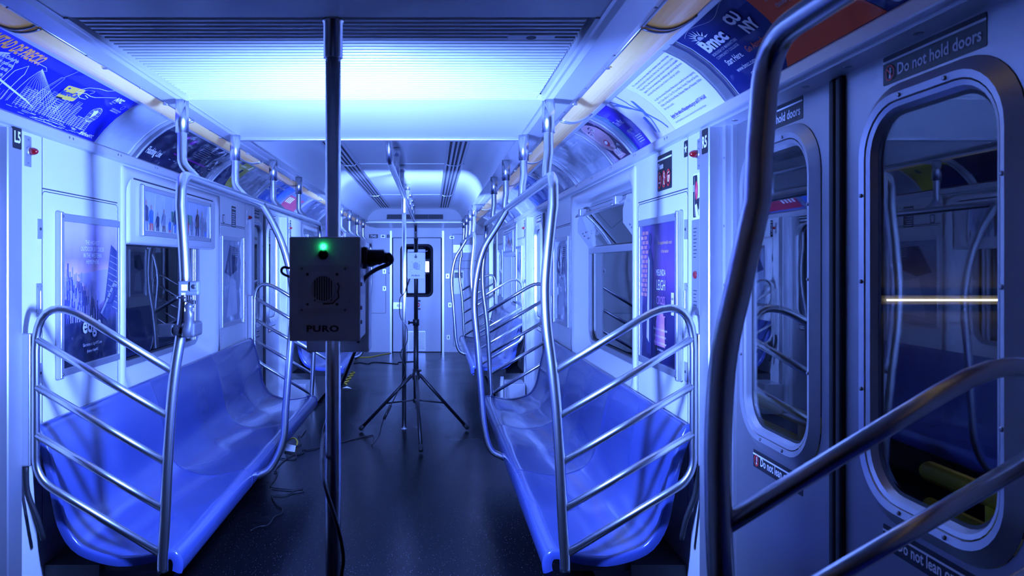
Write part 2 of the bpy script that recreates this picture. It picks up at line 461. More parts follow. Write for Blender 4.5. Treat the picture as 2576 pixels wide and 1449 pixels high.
# bright bullnose at the step edges
tag(mb.build('ceiling'), 'flat low white ceiling panels over the door areas', 'ceiling', kind='structure')
mb = ML(M['ceil'])
vp = [(0.705, 2.115)]
for k in range(1, 11):
    t = k / 10 * pi / 2; vp.append((0.705 - 0.20 * (1 - cos(t)), 2.115 + (CZH - 2.115) * sin(t)))
prof = [(x, z) for x, z in vp] + [(-x, z) for x, z in reversed(vp)]
outer = [(-x if False else x, z + 0.02) for x, z in reversed(prof)]
full = prof + [( -0.74, 2.36), (0.74, 2.36)]
n = len(prof)
lo = [[(x, y, z) for x, z in prof] for y in (LOW_END - 0.0, LOW2)]
mb.loops(lo, closed=False, smooth=True)
mb.loops([[(x, y, z) for x, z in ((0.705, 2.115), (0.74, 2.115), (0.74, 2.37), (-0.74, 2.37), (-0.74, 2.115), (-0.705, 2.115))] for y in (LOW_END, LOW2)], closed=False)
# joint lines across the vault
mb.use(M['alu'])
for y in (6.10, 8.80):
    mb.box(-0.36, 0.36, y - 0.004, y + 0.004, CZH - 0.003, CZH + 0.001)
# arched back panel over the first step and inclined panel at the far step
mb.use(M['ceil'])
fan = [(x, LOW_END, z) for x, z in prof]; mb.add(fan + [(-0.74, LOW_END, 2.37), (0.74, LOW_END, 2.37)][:0], [tuple(range(len(fan)))])
fan = [(x, LOW2 + 0.06 + (z - 2.115) * 1.2, z) for x, z in prof]
base = [(0.705, LOW2 - 0.02, 2.112), (-0.705, LOW2 - 0.02, 2.112)]
mb.add(fan, [tuple(range(len(fan)))])
mb.loops([[(x, LOW2, z) for x, z in prof], fan], closed=False, smooth=True)
tag(mb.build('ceiling'), 'arched white ceiling vault over the seating area', 'ceiling', kind='structure')
mb = ML(M['alu']); mb.bbox(-0.705, 0.705, LOW_END - 0.035, LOW_END + 0.006, 2.096, 2.112, 0.006)
tag(mb.build('trim_7'), 'bright metal edge strip where the low ceiling ends', 'trim', kind='structure')
mb = ML(M['alu']); mb.bbox(-0.72, 0.72, LOW2 - 0.01, LOW2 + 0.03, 2.096, 2.114, 0.006)
tag(mb.build('trim_8'), 'metal edge strip at the far ceiling step', 'trim', kind='structure')
# far return air grille on the sloped step
t = thing('return_air_grille', (0, LOW2 + 0.12, 2.18), 'dark mesh air grille on the far ceiling step', 'grille')
mb = ML(M['dark'])
def stepmap(u, v, off): return (u, LOW2 + 0.06 + (v - 2.115) * 1.2 - off, v)
mb.add([stepmap(u, v, 0.004) for u, v in ((-0.42, 2.16), (0.42, 2.16), (0.42, 2.235), (-0.42, 2.235))], [(0, 1, 2, 3)])
mb.build('mesh_panel', t)
mb = ML(M['alu'])
for k in range(9):
    v = 2.16 + k * 0.0094; mb.add([stepmap(u, v + dv, 0.008) for u, dv in ((-0.42, 0), (0.42, 0), (0.42, 0.002), (-0.42, 0.002))], [(0, 1, 2, 3)])
for u in (-0.42, -0.2, 0, 0.2, 0.418): mb.add([stepmap(u + du, v, 0.008) for du, v in ((0, 2.16), (0.003, 2.16), (0.003, 2.235), (0, 2.235))], [(0, 1, 2, 3)])
mb.build('grille_frame', t)

# ceiling ventilation louvre over the near door area
t = thing('ceiling_vent', (0, (VY0 + VY1) / 2, CZL), 'large white slatted air vent in the ceiling above the lamp', 'vent')
mb = ML(M['dark']); mb.box(-VX_, VX_, VY0, VY1, CZL + 0.035, CZL + 0.045); mb.build('backing', t)
mb = ML(M['ceil'])
n = 30; pitch = (VY1 - VY0 - 0.02) / n
for k in range(n):
    y = VY0 + 0.012 + k * pitch
    if k in (4, 5): mb.bbox(-VX_ + 0.03, 0.46, y, y + 0.0165, CZL - 0.002, CZL + 0.008, 0.002, 1); mb.bbox(0.58, VX_ - 0.03, y, y + 0.0165, CZL - 0.002, CZL + 0.008, 0.002, 1)
    else: mb.bbox(-VX_ + 0.03, VX_ - 0.03, y, y + 0.0165, CZL - 0.002, CZL + 0.008, 0.002, 1)
mb.build('slats', t)
mb = ML(M['ceil']); mb.box(-VX_, -VX_ + 0.012, VY0, VY1, CZL - 0.004, CZL + 0.03); mb.build('vent_frame', t)
mb = ML(M['ceil']); mb.box(VX_ - 0.012, VX_, VY0, VY1, CZL - 0.004, CZL + 0.03)
mb.build('vent_frame', t)
mb = ML(M['ceil']); mb.bbox(0.455, 0.585, VY0 + 0.012 + 4 * pitch, VY0 + 0.012 + 6 * pitch - 0.014, CZL - 0.003, CZL + 0.02, 0.003)
mb.build('lock_plate', t)
mb = ML(M['dark']); mb.lathe((0.52, VY0 + 0.012 + 4.8 * pitch, CZL - 0.0032), (0, 0, -1), [(0, 0.014), (0.001, 0.013)], 16); mb.build('lock', t)

# two long slot diffusers in the vault
for s in (-1, 1):
    t = thing('slot_diffuser', (s * 0.43, (LOW_END + LOW2) / 2, CZH), 'long metal slot air diffuser on the %s half of the vaulted ceiling' % SN[s], 'air diffuser', 'ceiling slot diffusers')
    mb = ML(M['alu'])
    for (a0, a1) in ((0.352, 0.375), (0.392, 0.410), (0.427, 0.440), (0.457, 0.475), (0.490, 0.508)):
        mb.bbox(s * a0, s * a1, LOW_END + 0.01, LOW2 - 0.02, CZH - 0.012, CZH - 0.001, 0.003, 1)
    mb.build('rails', t)
    mb = ML(M['dark']); mb.box(s * 0.355, s * 0.505, LOW_END + 0.01, LOW2 - 0.02, CZH - 0.003, CZH - 0.0005); mb.build('slots', t)
    for y in (6.10, 8.80):
        mb = ML(M['alu']); mb.tube([(s * 0.345, y, CZH - 0.002), (s * 0.375, y, CZH - 0.002), (s * 0.39, y, CZH - 0.018), (s * 0.475, y, CZH - 0.018), (s * 0.49, y, CZH - 0.002), (s * 0.52, y, CZH - 0.002)], 0.004, 6)
        mb.build('joint_clip', t)

# ceiling light lenses
phr = ['behind the camera', 'above the camera', 'nearest in view', 'second in view, over the near posters', 'over the near window', 'over the near bench end',
       'over the middle door', 'just past the middle door', 'over the far window', 'over the far bench end', 'last before the end wall']
for s in (-1, 1):
    for i in range(len(LIGHTY) - 1):
        ya, yb = LIGHTY[i] + 0.006, LIGHTY[i + 1] - 0.006
        t = thing('ceiling_light', (s * 0.905, (ya + yb) / 2, 2.15), 'beige light cover, %s ceiling edge, %s' % (SN[s], phr[i]), 'light', 'fluorescent covers along the %s ceiling edge' % SN[s])
        pr = []
        for k in range(9):
            q = k / 8; x = 0.975 + (0.838 - 0.975) * q; z = 2.176 + (2.148 - 2.176) * q - 0.022 * sin(pi * q); pr.append((x, z))
        mb = ML(M['lens']); mb.loops([[(s * x, y, z) for x, z in pr] + [(s * 0.838, y, 2.20), (s * 0.975, y, 2.20)] for y in (ya + 0.012, yb - 0.012)], smooth=False, cap0=True, cap1=True)
        mb.build('lens', t)
        for y in (ya + 0.008, yb - 0.008):
            mb = ML(M['alu']); mb.tube([(s * x, y, z - 0.002) for x, z in pr], 0.006, 8); mb.build('end_cap', t)
        mb = ML(M['alu'])
        mb.tube([(s * 0.833, ya, 2.148), (s * 0.833, yb, 2.148)], 0.005, 8); 
        for y in ((ya + yb) / 2 - 0.25, (ya + yb) / 2 + 0.3): mb.bbox(s * 0.822, s * 0.842, y - 0.006, y + 0.006, 2.137, 2.150, 0.003)
        mb.build('latch_rail', t)

# ---------------------------------------------------------------- doors
def ring_part(mb, side, loopA, loopB, xa, xb):
    mb.loops([[(side * xa, y, z) for y, z in loopA], [(side * xb, y, z) for y, z in loopB]], smooth=True)
door_no = [0]
def door_leaf(side, ya, yb, word):
    door_no[0] += 1; s = side
    t = thing('door_%d' % door_no[0], (s * DW, (ya + yb) / 2, 0), word, 'door', kind='structure')
    c = (ya + yb) / 2; y0, y1, z0, z1 = c - 0.186, c + 0.180, 0.985, 1.825
    R = 0.095
    inner = rrect(y0, y1, z0, z1, R, 8); mid = rrect(y0 - 0.022, y1 + 0.022, z0 - 0.022, z1 + 0.022, R + 0.02, 8)
    m2 = rrect(y0 - 0.036, y1 + 0.036, z0 - 0.036, z1 + 0.036, R + 0.03, 8); outer = rrect(y0 - 0.062, y1 + 0.062, z0 - 0.065, z1 + 0.06, R + 0.05, 8)
    # leaf with hole : stitch outer ring loop to rectangle loop
    mb = ML(M['door_steel'])
    plate_hole(mb, lambda u, v: (s * DW, u, v), ya, yb, 0.02, 1.96, outer)
    mb.build('leaf_panel', t)
    mb = ML(M['alu'])
    ring_part(mb, s, outer, m2, DW - 0.002, DW - 0.020); ring_part(mb, s, m2, mid, DW - 0.020, DW - 0.016)
    mid2 = rrect(y0 - 0.018, y1 + 0.018, z0 - 0.018, z1 + 0.018, R + 0.016, 8); mid3 = rrect(y0 - 0.008, y1 + 0.008, z0 - 0.008, z1 + 0.008, R + 0.007, 8)
    ring_part(mb, s, mid, mid2, DW - 0.016, DW - 0.008); ring_part(mb, s, mid2, mid3, DW - 0.014, DW - 0.010); ring_part(mb, s, mid3, inner, DW - 0.010, DW + 0.004)
    o = mb.build('window_frame', t)
    mb = ML(M['rubber']); i2 = rrect(y0 + 0.008, y1 - 0.008, z0 + 0.008, z1 - 0.008, R - 0.008, 8)
    ring_part(mb, s, inner, i2, DW + 0.004, DW + 0.006); mb.build('rubber_gasket', t)
    mb = ML(M['screw'])
    for (y, z) in ((y0 - 0.029, 1.2), (y0 - 0.029, 1.45), (y0 - 0.029, 1.65), (y1 + 0.029, 1.2), (y1 + 0.029, 1.45), (y1 + 0.029, 1.65), (c - 0.07, z0 - 0.029), (c + 0.07, z0 - 0.029), (c - 0.07, z1 + 0.029), (c + 0.07, z1 + 0.029)):
        mb.lathe((s * (DW - 0.0175), y, z), (-s, 0, 0), [(0, 0.005), (0.0035, 0.0045), (0.004, 0.002)], 10)
    mb.build('frame_screws', t)
    mb = ML(M['glass']); mb.box(s * (DW + 0.006), s * (DW + 0.012), y0 - 0.003, y1 + 0.003, z0 - 0.003, z1 + 0.003); mb.build('glass', t)
    return t
for d, w in ((DOORS[0], 'nearest'), (DOORS[1], 'middle'), (DOORS[2], 'farthest')):
    for s in (-1, 1):
        door_leaf(s, d - 0.638, d - 0.028, 'brushed steel door leaf with rounded window, nearer half of the %s %s doorway' % (w, SN[s]))
        door_leaf(s, d + 0.028, d + 0.638, 'brushed steel door leaf with rounded window, farther half of the %s %s doorway' % (w, SN[s]))
        mb = ML(M['rubber'])
        for q in (-1, 1): mb.bbox(s * (DW - 0.014), s * (DW + 0.02), d + q * 0.0025, d + q * 0.028, 0.02, 1.957, 0.008, 3)
        o = mb.build('door_seal'); tag(o, 'black rubber seal where the %s %s door leaves meet' % (w, SN[s]), 'door seal', kind='structure')
        # pillars either side
        for q in (-1, 1):
            e0, e1 = d + q * 0.62, d + q * 0.755
            mb = ML(M['steel'])
            pr = [(DW + 0.05, e0), (DW - 0.012, e0), (DW - 0.012, e0 + q * 0.015), (DW - 0.03, e0 + q * 0.017), (DW - 0.03, e0 + q * 0.042), (W - 0.012, e0 + q * 0.046), (W - 0.016, e0 + q * 0.050), (W - 0.016, e1 - q * 0.004), (W - 0.012, e1), (DW + 0.05, e1)]
            mb.loops([[(s * x, y, z) for x, y in pr] for z in (0, 1.96)], cap0=True, cap1=True)
            mb.use(M['screw'])
            for z in (0.35, 0.6, 0.9, 1.2, 1.42, 1.62, 1.85): mb.lathe((s * (DW - 0.0305), e0 + q * 0.030, z), (-s, 0, 0), [(0, 0.005), (0.0015, 0.004), (0.0015, 0.002), (0.0005, 0.0015)], 10)
            o = mb.build('trim_%d' % (9 + DOORS.index(d) * 4 + (0 if s < 0 else 2) + (0 if q < 0 else 1)))
            tag(o, 'stepped steel pillar on the %s side of the %s %s doorway' % ('near' if q < 0 else 'far', w, SN[s]), 'trim', kind='structure')
        # threshold
        mb = ML(M['alu']); mb.box(s * 1.17, s * 1.34, d - 0.62, d + 0.62, 0.0, 0.012)
        for k in range(5): mb.box(s * (1.18 + k * 0.015), s * (1.185 + k * 0.015), d - 0.62, d + 0.62, 0.012, 0.016)
        o = mb.build('trim_%d' % (21 + DOORS.index(d) * 2 + (0 if s < 0 else 1))); tag(o, 'grooved metal threshold of the %s %s doorway' % (w, SN[s]), 'trim', kind='structure')

# end door
t = thing('door_%d' % (door_no[0] + 1), (0, Y1 - 0.01, 0), 'pale steel end door with black framed rounded window', 'door', kind='structure')
wy0, wy1, wz0, wz1 = -0.285, 0.275, 0.935, 1.835
yy = Y1 - 0.02
out = rrect(wy0, wy1, wz0, wz1, 0.10, 8); inn = rrect(wy0 + 0.055, wy1 - 0.055, wz0 + 0.055, wz1 - 0.055, 0.06, 8)
mb = ML(M['wall'])
plate_hole(mb, lambda u, v: (u, yy, v), -DHW, DHW, 0.01, DTOP, out)
mb.build('leaf_panel', t)
mb = ML(M['rubber']); mb.loops([[(x, yy - 0.002, z) for x, z in out], [(x, yy - 0.018, z) for x, z in rrect(wy0 + 0.02, wy1 - 0.02, wz0 + 0.02, wz1 - 0.02, 0.09, 8)], [(x, yy - 0.002, z) for x, z in inn], [(x, yy + 0.01, z) for x, z in inn]], smooth=True); mb.build('window_gasket', t)
mb = ML(M['glass']); mb.box(wy0 + 0.04, wy1 - 0.04, yy + 0.006, yy + 0.012, wz0 + 0.04, wz1 - 0.04); mb.build('glass', t)
mb = ML(M['alu']); mb.bbox(-DHW + 0.0, -0.255, yy - 0.012, yy, 0.73, 0.85, 0.003); mb.lathe((-0.32, yy - 0.012, 0.79), (0, -1, 0), [(0, 0.02), (0.01, 0.018), (0.02, 0.01)], 14); mb.bbox(-0.31, -0.27, yy - 0.04, yy - 0.028, 0.783, 0.797, 0.003); mb.build('lock_plate', t)
mb = ML(M['alu']); mb.box(-0.15, 0.14, yy - 0.004, yy, 0.03, 0.36)
mb.use(M['seam'])
for i in range(14):
    for j in range(13): mb.box(-0.135 + i * 0.0195, -0.135 + i * 0.0195 + 0.012, yy - 0.0052, yy - 0.004, 0.045 + j * 0.023, 0.045 + j * 0.023 + 0.015)
mb.build('louvre_grid', t)
mb = ML(M['seam']); mb.box(-DHW, DHW, yy - 0.003, yy + 0.02, DTOP + 0.0, DTOP + 0.012); mb.build('top_gap', t)
mb = ML(M['alu']); mb.tube(fillet([(-0.47, Y1 - 0.01, 1.34), (-0.47, Y1 - 0.05, 1.34), (-0.47, Y1 - 0.05, 1.58), (-0.47, Y1 - 0.01, 1.58)], 0.02), 0.010, 8)
tag(mb.build('grab_bar'), 'short vertical grab handle left of the end door', 'handle')
# ---------------------------------------------------------------- windows
wn = [0]
def window(side, b_, style):
    s = side; c = WIN[b_]; wn[0] += 1
    where = {1: 'near', 2: 'far'}[b_]
    t = thing('window_%d' % wn[0], (s * (W + 0.05), c, HZ0), 'moulded white window surround with dark glass on the %s wall, %s seating bay' % (SN[s], where), 'window', kind='structure')
    o0 = rrect(c - HHW - 0.012, c + HHW + 0.012, HZ0 - 0.012, HZ1 + 0.012, 0.02, 8)
    o1 = rrect(c - HHW + 0.03, c + HHW - 0.03, HZ0 + 0.0, HZ1 - 0.03, 0.10, 8)
    gy0, gy1, gz0, gz1 = c - 0.60, c + 0.60, 1.0, 1.865
    i0 = rrect(gy0 - 0.05, gy1 + 0.05, gz0 - 0.04, gz1 + 0.03, 0.12, 8)
    i1 = rrect(gy0 - 0.03, gy1 + 0.03, gz0 - 0.03, gz1 + 0.02, 0.11, 8)
    mb = ML(M['frp'])
    def at(lp, X): return [(s * X, y, z) for y, z in lp]
    mb.loops([at(o0, W + 0.004), at(o0, W - 0.006), at(o1, W - 0.007), at(rrect(c - HHW + 0.055, c + HHW - 0.055, HZ0 + 0.02, HZ1 - 0.05, 0.11, 8), W + 0.012), at(i0, W + 0.085), at(i1, W + 0.092)], smooth=True)
    mb.build('surround', t)
    mb = ML(M['alu'])
    g = rrect(gy0, gy1, gz0, gz1, 0.085, 8)
    mb.loops([at(i1, W + 0.088), at(i1, W + 0.080), at(g, W + 0.080), at(g, W + 0.10)], smooth=False)
    mb.build('window_frame', t)
    mb = ML(M['rubber']); g2 = rrect(gy0 + 0.012, gy1 - 0.012, gz0 + 0.012, gz1 - 0.012, 0.075, 8)
    mb.loops([at(g, W + 0.094), at(g2, W + 0.094)]); mb.build('rubber_gasket', t)
    if style == 'hopper':
        mb = ML(M['glass']); mb.box(s * (W + 0.100), s * (W + 0.106), gy0, gy1, gz0, 1.56); mb.build('glass', t)
        mb = ML(M['alu']); mb.bbox(s * (W + 0.075), s * (W + 0.105), gy0, gy1, 1.56, 1.60, 0.004); mb.bbox(s * (W + 0.075), s * (W + 0.105), gy0, gy1, 1.835, 1.862, 0.004); mb.build('transom', t)
        # tilted hopper pane, hinged at the bottom and leaning inwards
        mb = ML(M['glass'])
        q = [(W + 0.095, 1.60), (W + 0.020, 1.80), (W + 0.026, 1.802), (W + 0.101, 1.602)]
        mb.loops([[(s * x, y, z) for x, z in q] for y in (gy0 + 0.03, gy1 - 0.03)], cap0=True, cap1=True); mb.build('hopper_glass', t)
        mb = ML(M['alu'])
        mb.tube([(s * (W + 0.018), gy0 + 0.02, 1.808), (s * (W + 0.018), gy1 - 0.02, 1.808)], 0.012, 8)
        h = mb.build('hopper_frame', t)
        for y in (gy0 + 0.18, gy1 - 0.12):
            mb = ML(M['alu']); mb.bbox(s * (W - 0.012), s * (W + 0.03), y - 0.028, y + 0.028, 1.800, 1.845, 0.004)
            mb.tube([(s * (W + 0.0), y + 0.03, 1.81), (s * (W - 0.015), y + 0.05, 1.80), (s * (W - 0.015), y + 0.085, 1.80), (s * W, y + 0.085, 1.815)], 0.006, 8); mb.build('catch', h)
        # side bracket: curved metal cheek plates at the far end
        for yy_ in (gy1 - 0.03, gy0 + 0.03):
            mb = ML(M['steel'])
            pts = [(W + 0.10, 1.86), (W + 0.015, 1.84), (W - 0.004, 1.77), (W - 0.004, 1.70), (W + 0.08, 1.585), (W + 0.10, 1.58)]
            mb.loops([[(s * x, yy_, z) for x, z in pts], [(s * x, yy_ - 0.006, z) for x, z in pts]], cap0=True, cap1=True)
            mb.use(M['screw'])
            for (x, z) in ((W + 0.03, 1.69), (W + 0.05, 1.70), (W + 0.04, 1.675), (W + 0.065, 1.66)): mb.lathe((s * x, yy_ - 0.006, z), (0, -1, 0), [(0, 0.006), (0.003, 0.004)], 8)
            mb.build('side_bracket', t)
    else:
        mb = ML(M['glass']); mb.box(s * (W + 0.100), s * (W + 0.106), gy0, gy1, gz0, gz1); mb.build('glass', t)
        # upper fibreglass header that carries the picture panel
        mb = ML(M['frp']); mb.bbox(s * (W - 0.004), s * (W + 0.085), c - 0.71, c + 0.71, 1.588, 1.925, 0.02, 4)
        mb.use(M['seam']); mb.box(s * (W - 0.006), s * (W - 0.003), c - 0.66, c + 0.64, 1.905, 1.913); mb.build('header', t)
        mb = ML(M['alu'])
        for y in (gy1 - 0.10, gy1 - 0.065): mb.bbox(s * (W + 0.078), s * (W + 0.10), y, y + 0.02, gz0, 1.59, 0.003)
        mb.build('glazing_bar', t)
    return t
window(-1, 1, 'header'); window(1, 1, 'hopper'); window(-1, 2, 'hopper'); window(1, 2, 'header')

# picture panels over the windows
def picture_panel(side, b_, lab):
    s = side; c = WIN[b_]; y0, y1, z0, z1 = c - 0.575, c + 0.555, 1.635, 1.885
    t = thing('picture_panel', (s * (W - 0.01), c, z0), lab, 'poster', 'framed panels over windows')
    X = W - 0.006
    mb = ML(M['alu'])
    for (a0, a1, b0, b1) in ((y0, y1, z0, z0 + 0.025), (y0, y1, z1 - 0.022, z1), (y1 - 0.014, y1, z0, z1)): mb.bbox(s * X, s * (X - 0.012), a0, a1, b0, b1, 0.002)
    mb.bbox(s * X, s * (X - 0.020), y0 - 0.012, y0 + 0.012, z0 - 0.004, z1 + 0.004, 0.005)
    mb.build('frame', t)
    mb = MB(); a = Art(); w, h = y1 - y0, z1 - z0; rnd = random.Random(5 + b_ + (s > 0))
    a.rect(pm('pic_sky', (0.42, 0.48, 0.62)), 0.012, 0.02, w - 0.012, h - 0.02, 0)
    a.rect(pm('pic_floor', (0.55, 0.58, 0.66)), 0.012, 0.02, w - 0.012, 0.075, 1)
    a.rect(pm('pic_green', (0.16, 0.30, 0.22)), 0.42, 0.09, 0.78, 0.15, 1)
    cols = [pm('pic_navy', (0.03, 0.04, 0.10)), pm('pic_brown', (0.10, 0.06, 0.06)), pm('pic_blue', (0.05, 0.16, 0.55)), pm('pic_red', (0.55, 0.10, 0.08)), pm('pic_grey', (0.22, 0.24, 0.30))]
    skin = pm('pic_skin', (0.45, 0.28, 0.22))
    for k in range(9): a.line(pm('pic_white', (0.7, 0.72, 0.78)), [(0.03 + k * 0.135, 0.02), (0.05 + k * 0.135, h - 0.03)], 0.008, 1)
    for k, (u, hh) in enumerate(((0.06, .17), (0.13, .15), (0.22, .12), (0.31, .14), (0.40, .10), (0.50, .18), (0.57, .19), (0.70, .11), (0.78, .13), (0.88, .18), (0.97, .17), (1.04, .14))):
        m1 = cols[rnd.randrange(5)]; m2 = cols[rnd.randrange(5)]; wd = hh * 0.16
        a.poly(m1, [(u - wd, 0.03), (u - wd * .3, 0.03), (u, hh * .5), (u + wd * .3, 0.03), (u + wd, 0.03), (u + wd * .9, hh * .52), (u - wd * .9, hh * .52)], 2)
        a.poly(m2, [(u - wd, hh * .45), (u + wd, hh * .45), (u + wd * 1.1, hh * .85), (u + wd * .4, hh * .92), (u - wd * .4, hh * .92), (u - wd * 1.1, hh * .85)], 3)
        a.ell(skin, u, hh * 1.0, wd * .42, wd * .6, 3, 10); a.line(m2, [(u - wd, hh * .8), (u - wd * 1.7, hh * .55), (u - wd * 1.2, hh * .4)], wd * .35, 3)
    yr = y0 if s < 0 else y1
    a.put(mb, wall_map(s, yr, z0, X - 0.002)); mb.build('print', t)
picture_panel(-1, 1, 'wide framed street scene panel above the near left window')
picture_panel(1, 2, 'wide framed panel above the far right window')

# ---------------------------------------------------------------- framed wall posters
def wall_poster(side, yc, art, lab, w=0.545, z0=1.048, z1=1.69, narrow=False):
    s = side; y0, y1 = yc - w / 2, yc + w / 2
    t = thing('framed_poster', (s * (W - 0.01), yc, z0), lab, 'poster', 'framed square posters on the side walls')
    mb = ML(M['alu'])
    mb.bbox(s * W, s * (W - 0.014), y0, y1, z0, z0 + 0.030, 0.002); mb.bbox(s * W, s * (W - 0.014), y0, y1, z1 - 0.030, z1, 0.002)
    door_side = y0 if (yc < WIN[1] or (6.5 < yc < WIN[2])) else y1
    for e in (y0, y1):
        if abs(e - door_side) < 1e-6: mb.bbox(s * W, s * (W - 0.026), e - 0.013, e + 0.013, z0 - 0.006, z1 + 0.006, 0.006, 3)
        else: mb.bbox(s * W, s * (W - 0.014), e - 0.006, e + 0.006, z0, z1, 0.003)
    mb.use(M['screw'])
    for z in (z0 + 0.012, z1 - 0.012): mb.lathe((s * (W - 0.026), door_side, z), (-s, 0, 0), [(0, 0.007), (0.002, 0.005)], 10)
    mb.build('frame', t)
    mb = MB(); a = Art(); art(a, w, z1 - z0)
    a.put(mb, wall_map(s, y0 if s < 0 else y1, z0, W - 0.006)); mb.build('print', t)
    return t

def grad_mat(name, stops):
    m, nt, b = new_mat(name); N, L = nt.nodes, nt.links
    g = N.new('ShaderNodeTexCoord'); sp = N.new('ShaderNodeSeparateXYZ'); L.new(g.outputs['Generated'], sp.inputs[0])
    nz = N.new('ShaderNodeTexNoise'); nz.inputs['Scale'].default_value = 4; nz.inputs['Detail'].default_value = 4; L.new(g.outputs['Generated'], nz.inputs['Vector'])
    ad = N.new('ShaderNodeMath'); ad.operation = 'MULTIPLY_ADD'; ad.inputs[1].default_value = 0.10; L.new(nz.outputs['Fac'], ad.inputs[0]); L.new(sp.outputs['Z'], ad.inputs[2])
    r = N.new('ShaderNodeValToRGB'); L.new(ad.outputs[0], r.inputs['Fac']); e = r.color_ramp.elements
    while len(e) > 1: e.remove(e[0])
    e[0].position = stops[0][0]; e[0].color = (*stops[0][1], 1)
    for p_, c in stops[1:]: q = e.new(p_); q.color = (*c, 1)
    L.new(r.outputs['Color'], b.inputs['Base Color']); b.inputs['Roughness'].default_value = 0.4
    b.inputs['Coat Weight'].default_value = 0.45; b.inputs['Coat Roughness'].default_value = 0.04; b.inputs['Specular IOR Level'].default_value = 0.1
    n3 = N.new('ShaderNodeTexNoise'); n3.inputs['Scale'].default_value = 5; n3.inputs['Detail'].default_value = 1.5; tcx = N.new('ShaderNodeTexCoord'); L.new(tcx.outputs['Object'], n3.inputs['Vector'])
    bp = N.new('ShaderNodeBump'); bp.inputs['Strength'].default_value = 0.4; bp.inputs['Distance'].default_value = 0.05; L.new(n3.outputs['Fac'], bp.inputs['Height']); L.new(bp.outputs['Normal'], b.inputs['Coat Normal'])
    return m
EDGE = grad_mat('print_sunset', [(0.0, (0.006, 0.01, 0.03)), (0.33, (0.012, 0.018, 0.06)), (0.42, (0.06, 0.05, 0.18)), (0.56, (0.60, 0.38, 0.50)), (0.68, (0.75, 0.42, 0.46)), (0.80, (0.30, 0.22, 0.42)), (1.0, (0.50, 0.40, 0.62))])
NAVY = (0.015, 0.02, 0.09)
def art_edge(a, w, h):
    a.rect(EDGE, 0.01, 0.03, w - 0.01, h - 0.03, 0)
    rnd = random.Random(3); city = pm('city', (0.05, 0.06, 0.20)); cityl = pm('city_light', (0.30, 0.28, 0.50)); bay = pm('bay', (0.40, 0.35, 0.62))
    a.poly(bay, [(0.15, 0.40), (0.40, 0.42), (0.53, 0.42), (0.53, 0.33), (0.34, 0.26), (0.24, 0.34)], 1)
    for row in range(9):
        vb = 0.40 - row * 0.022
        for k in range(26 - row):
            u = 0.015 + k * 0.0125 * (1 + row * .06) + rnd.random() * 0.008; hh = 0.012 + rnd.random() ** 2 * 0.045
            if u < 0.10 + row * 0.045: a.rect(city if rnd.random() < .6 else cityl, u, vb - 0.02, u + 0.006 + rnd.random() * .005, vb + hh, 2 + row * .1)
    a.rect(cityl, 0.044, 0.38, 0.048, 0.47, 3)
    dk = pm('tower_dark', (0.04, 0.05, 0.15)); lt = pm('tower_light', (0.25, 0.25, 0.45))
    a.poly(dk, [(0.40, 0.26), (0.535, 0.22), (0.535, 0.50), (0.47, 0.53)], 3)
    for k in range(9): a.line(lt, [(0.42 + k * .004, 0.27 + k * 0.027), (0.533, 0.235 + k * 0.029)], 0.004, 4)
    a.poly(lt, [(0.36, 0.23), (0.50, 0.37), (0.535, 0.36), (0.42, 0.20)], 4); a.poly(dk, [(0.37, 0.22), (0.50, 0.345), (0.535, 0.33), (0.43, 0.19)], 5)
    wh = M['white']
    for k, t_ in enumerate(('THE HIGHEST', 'OUTDOOR SKY DECK', 'IN THE WESTERN', 'HEMISPHERE')): a.text(wh, t_, w / 2 + 0.01, 0.525 - k * 0.027, 0.026, 0.82, 0.0, 'CENTER', 6)
    a.text(wh, 'edge', w / 2 + 0.005, 0.155, 0.10, 0.9, 0.022, 'CENTER', 6)
    a.text(wh, 'Get tickets at EdgeNYC.com', w / 2 + 0.01, 0.098, 0.0185, 0.8, 0.0, 'CENTER', 6); a.text(wh, '@edgenyc #EdgeNYC', w / 2 + 0.01, 0.072, 0.014, 0.8, 0.02, 'CENTER', 6)
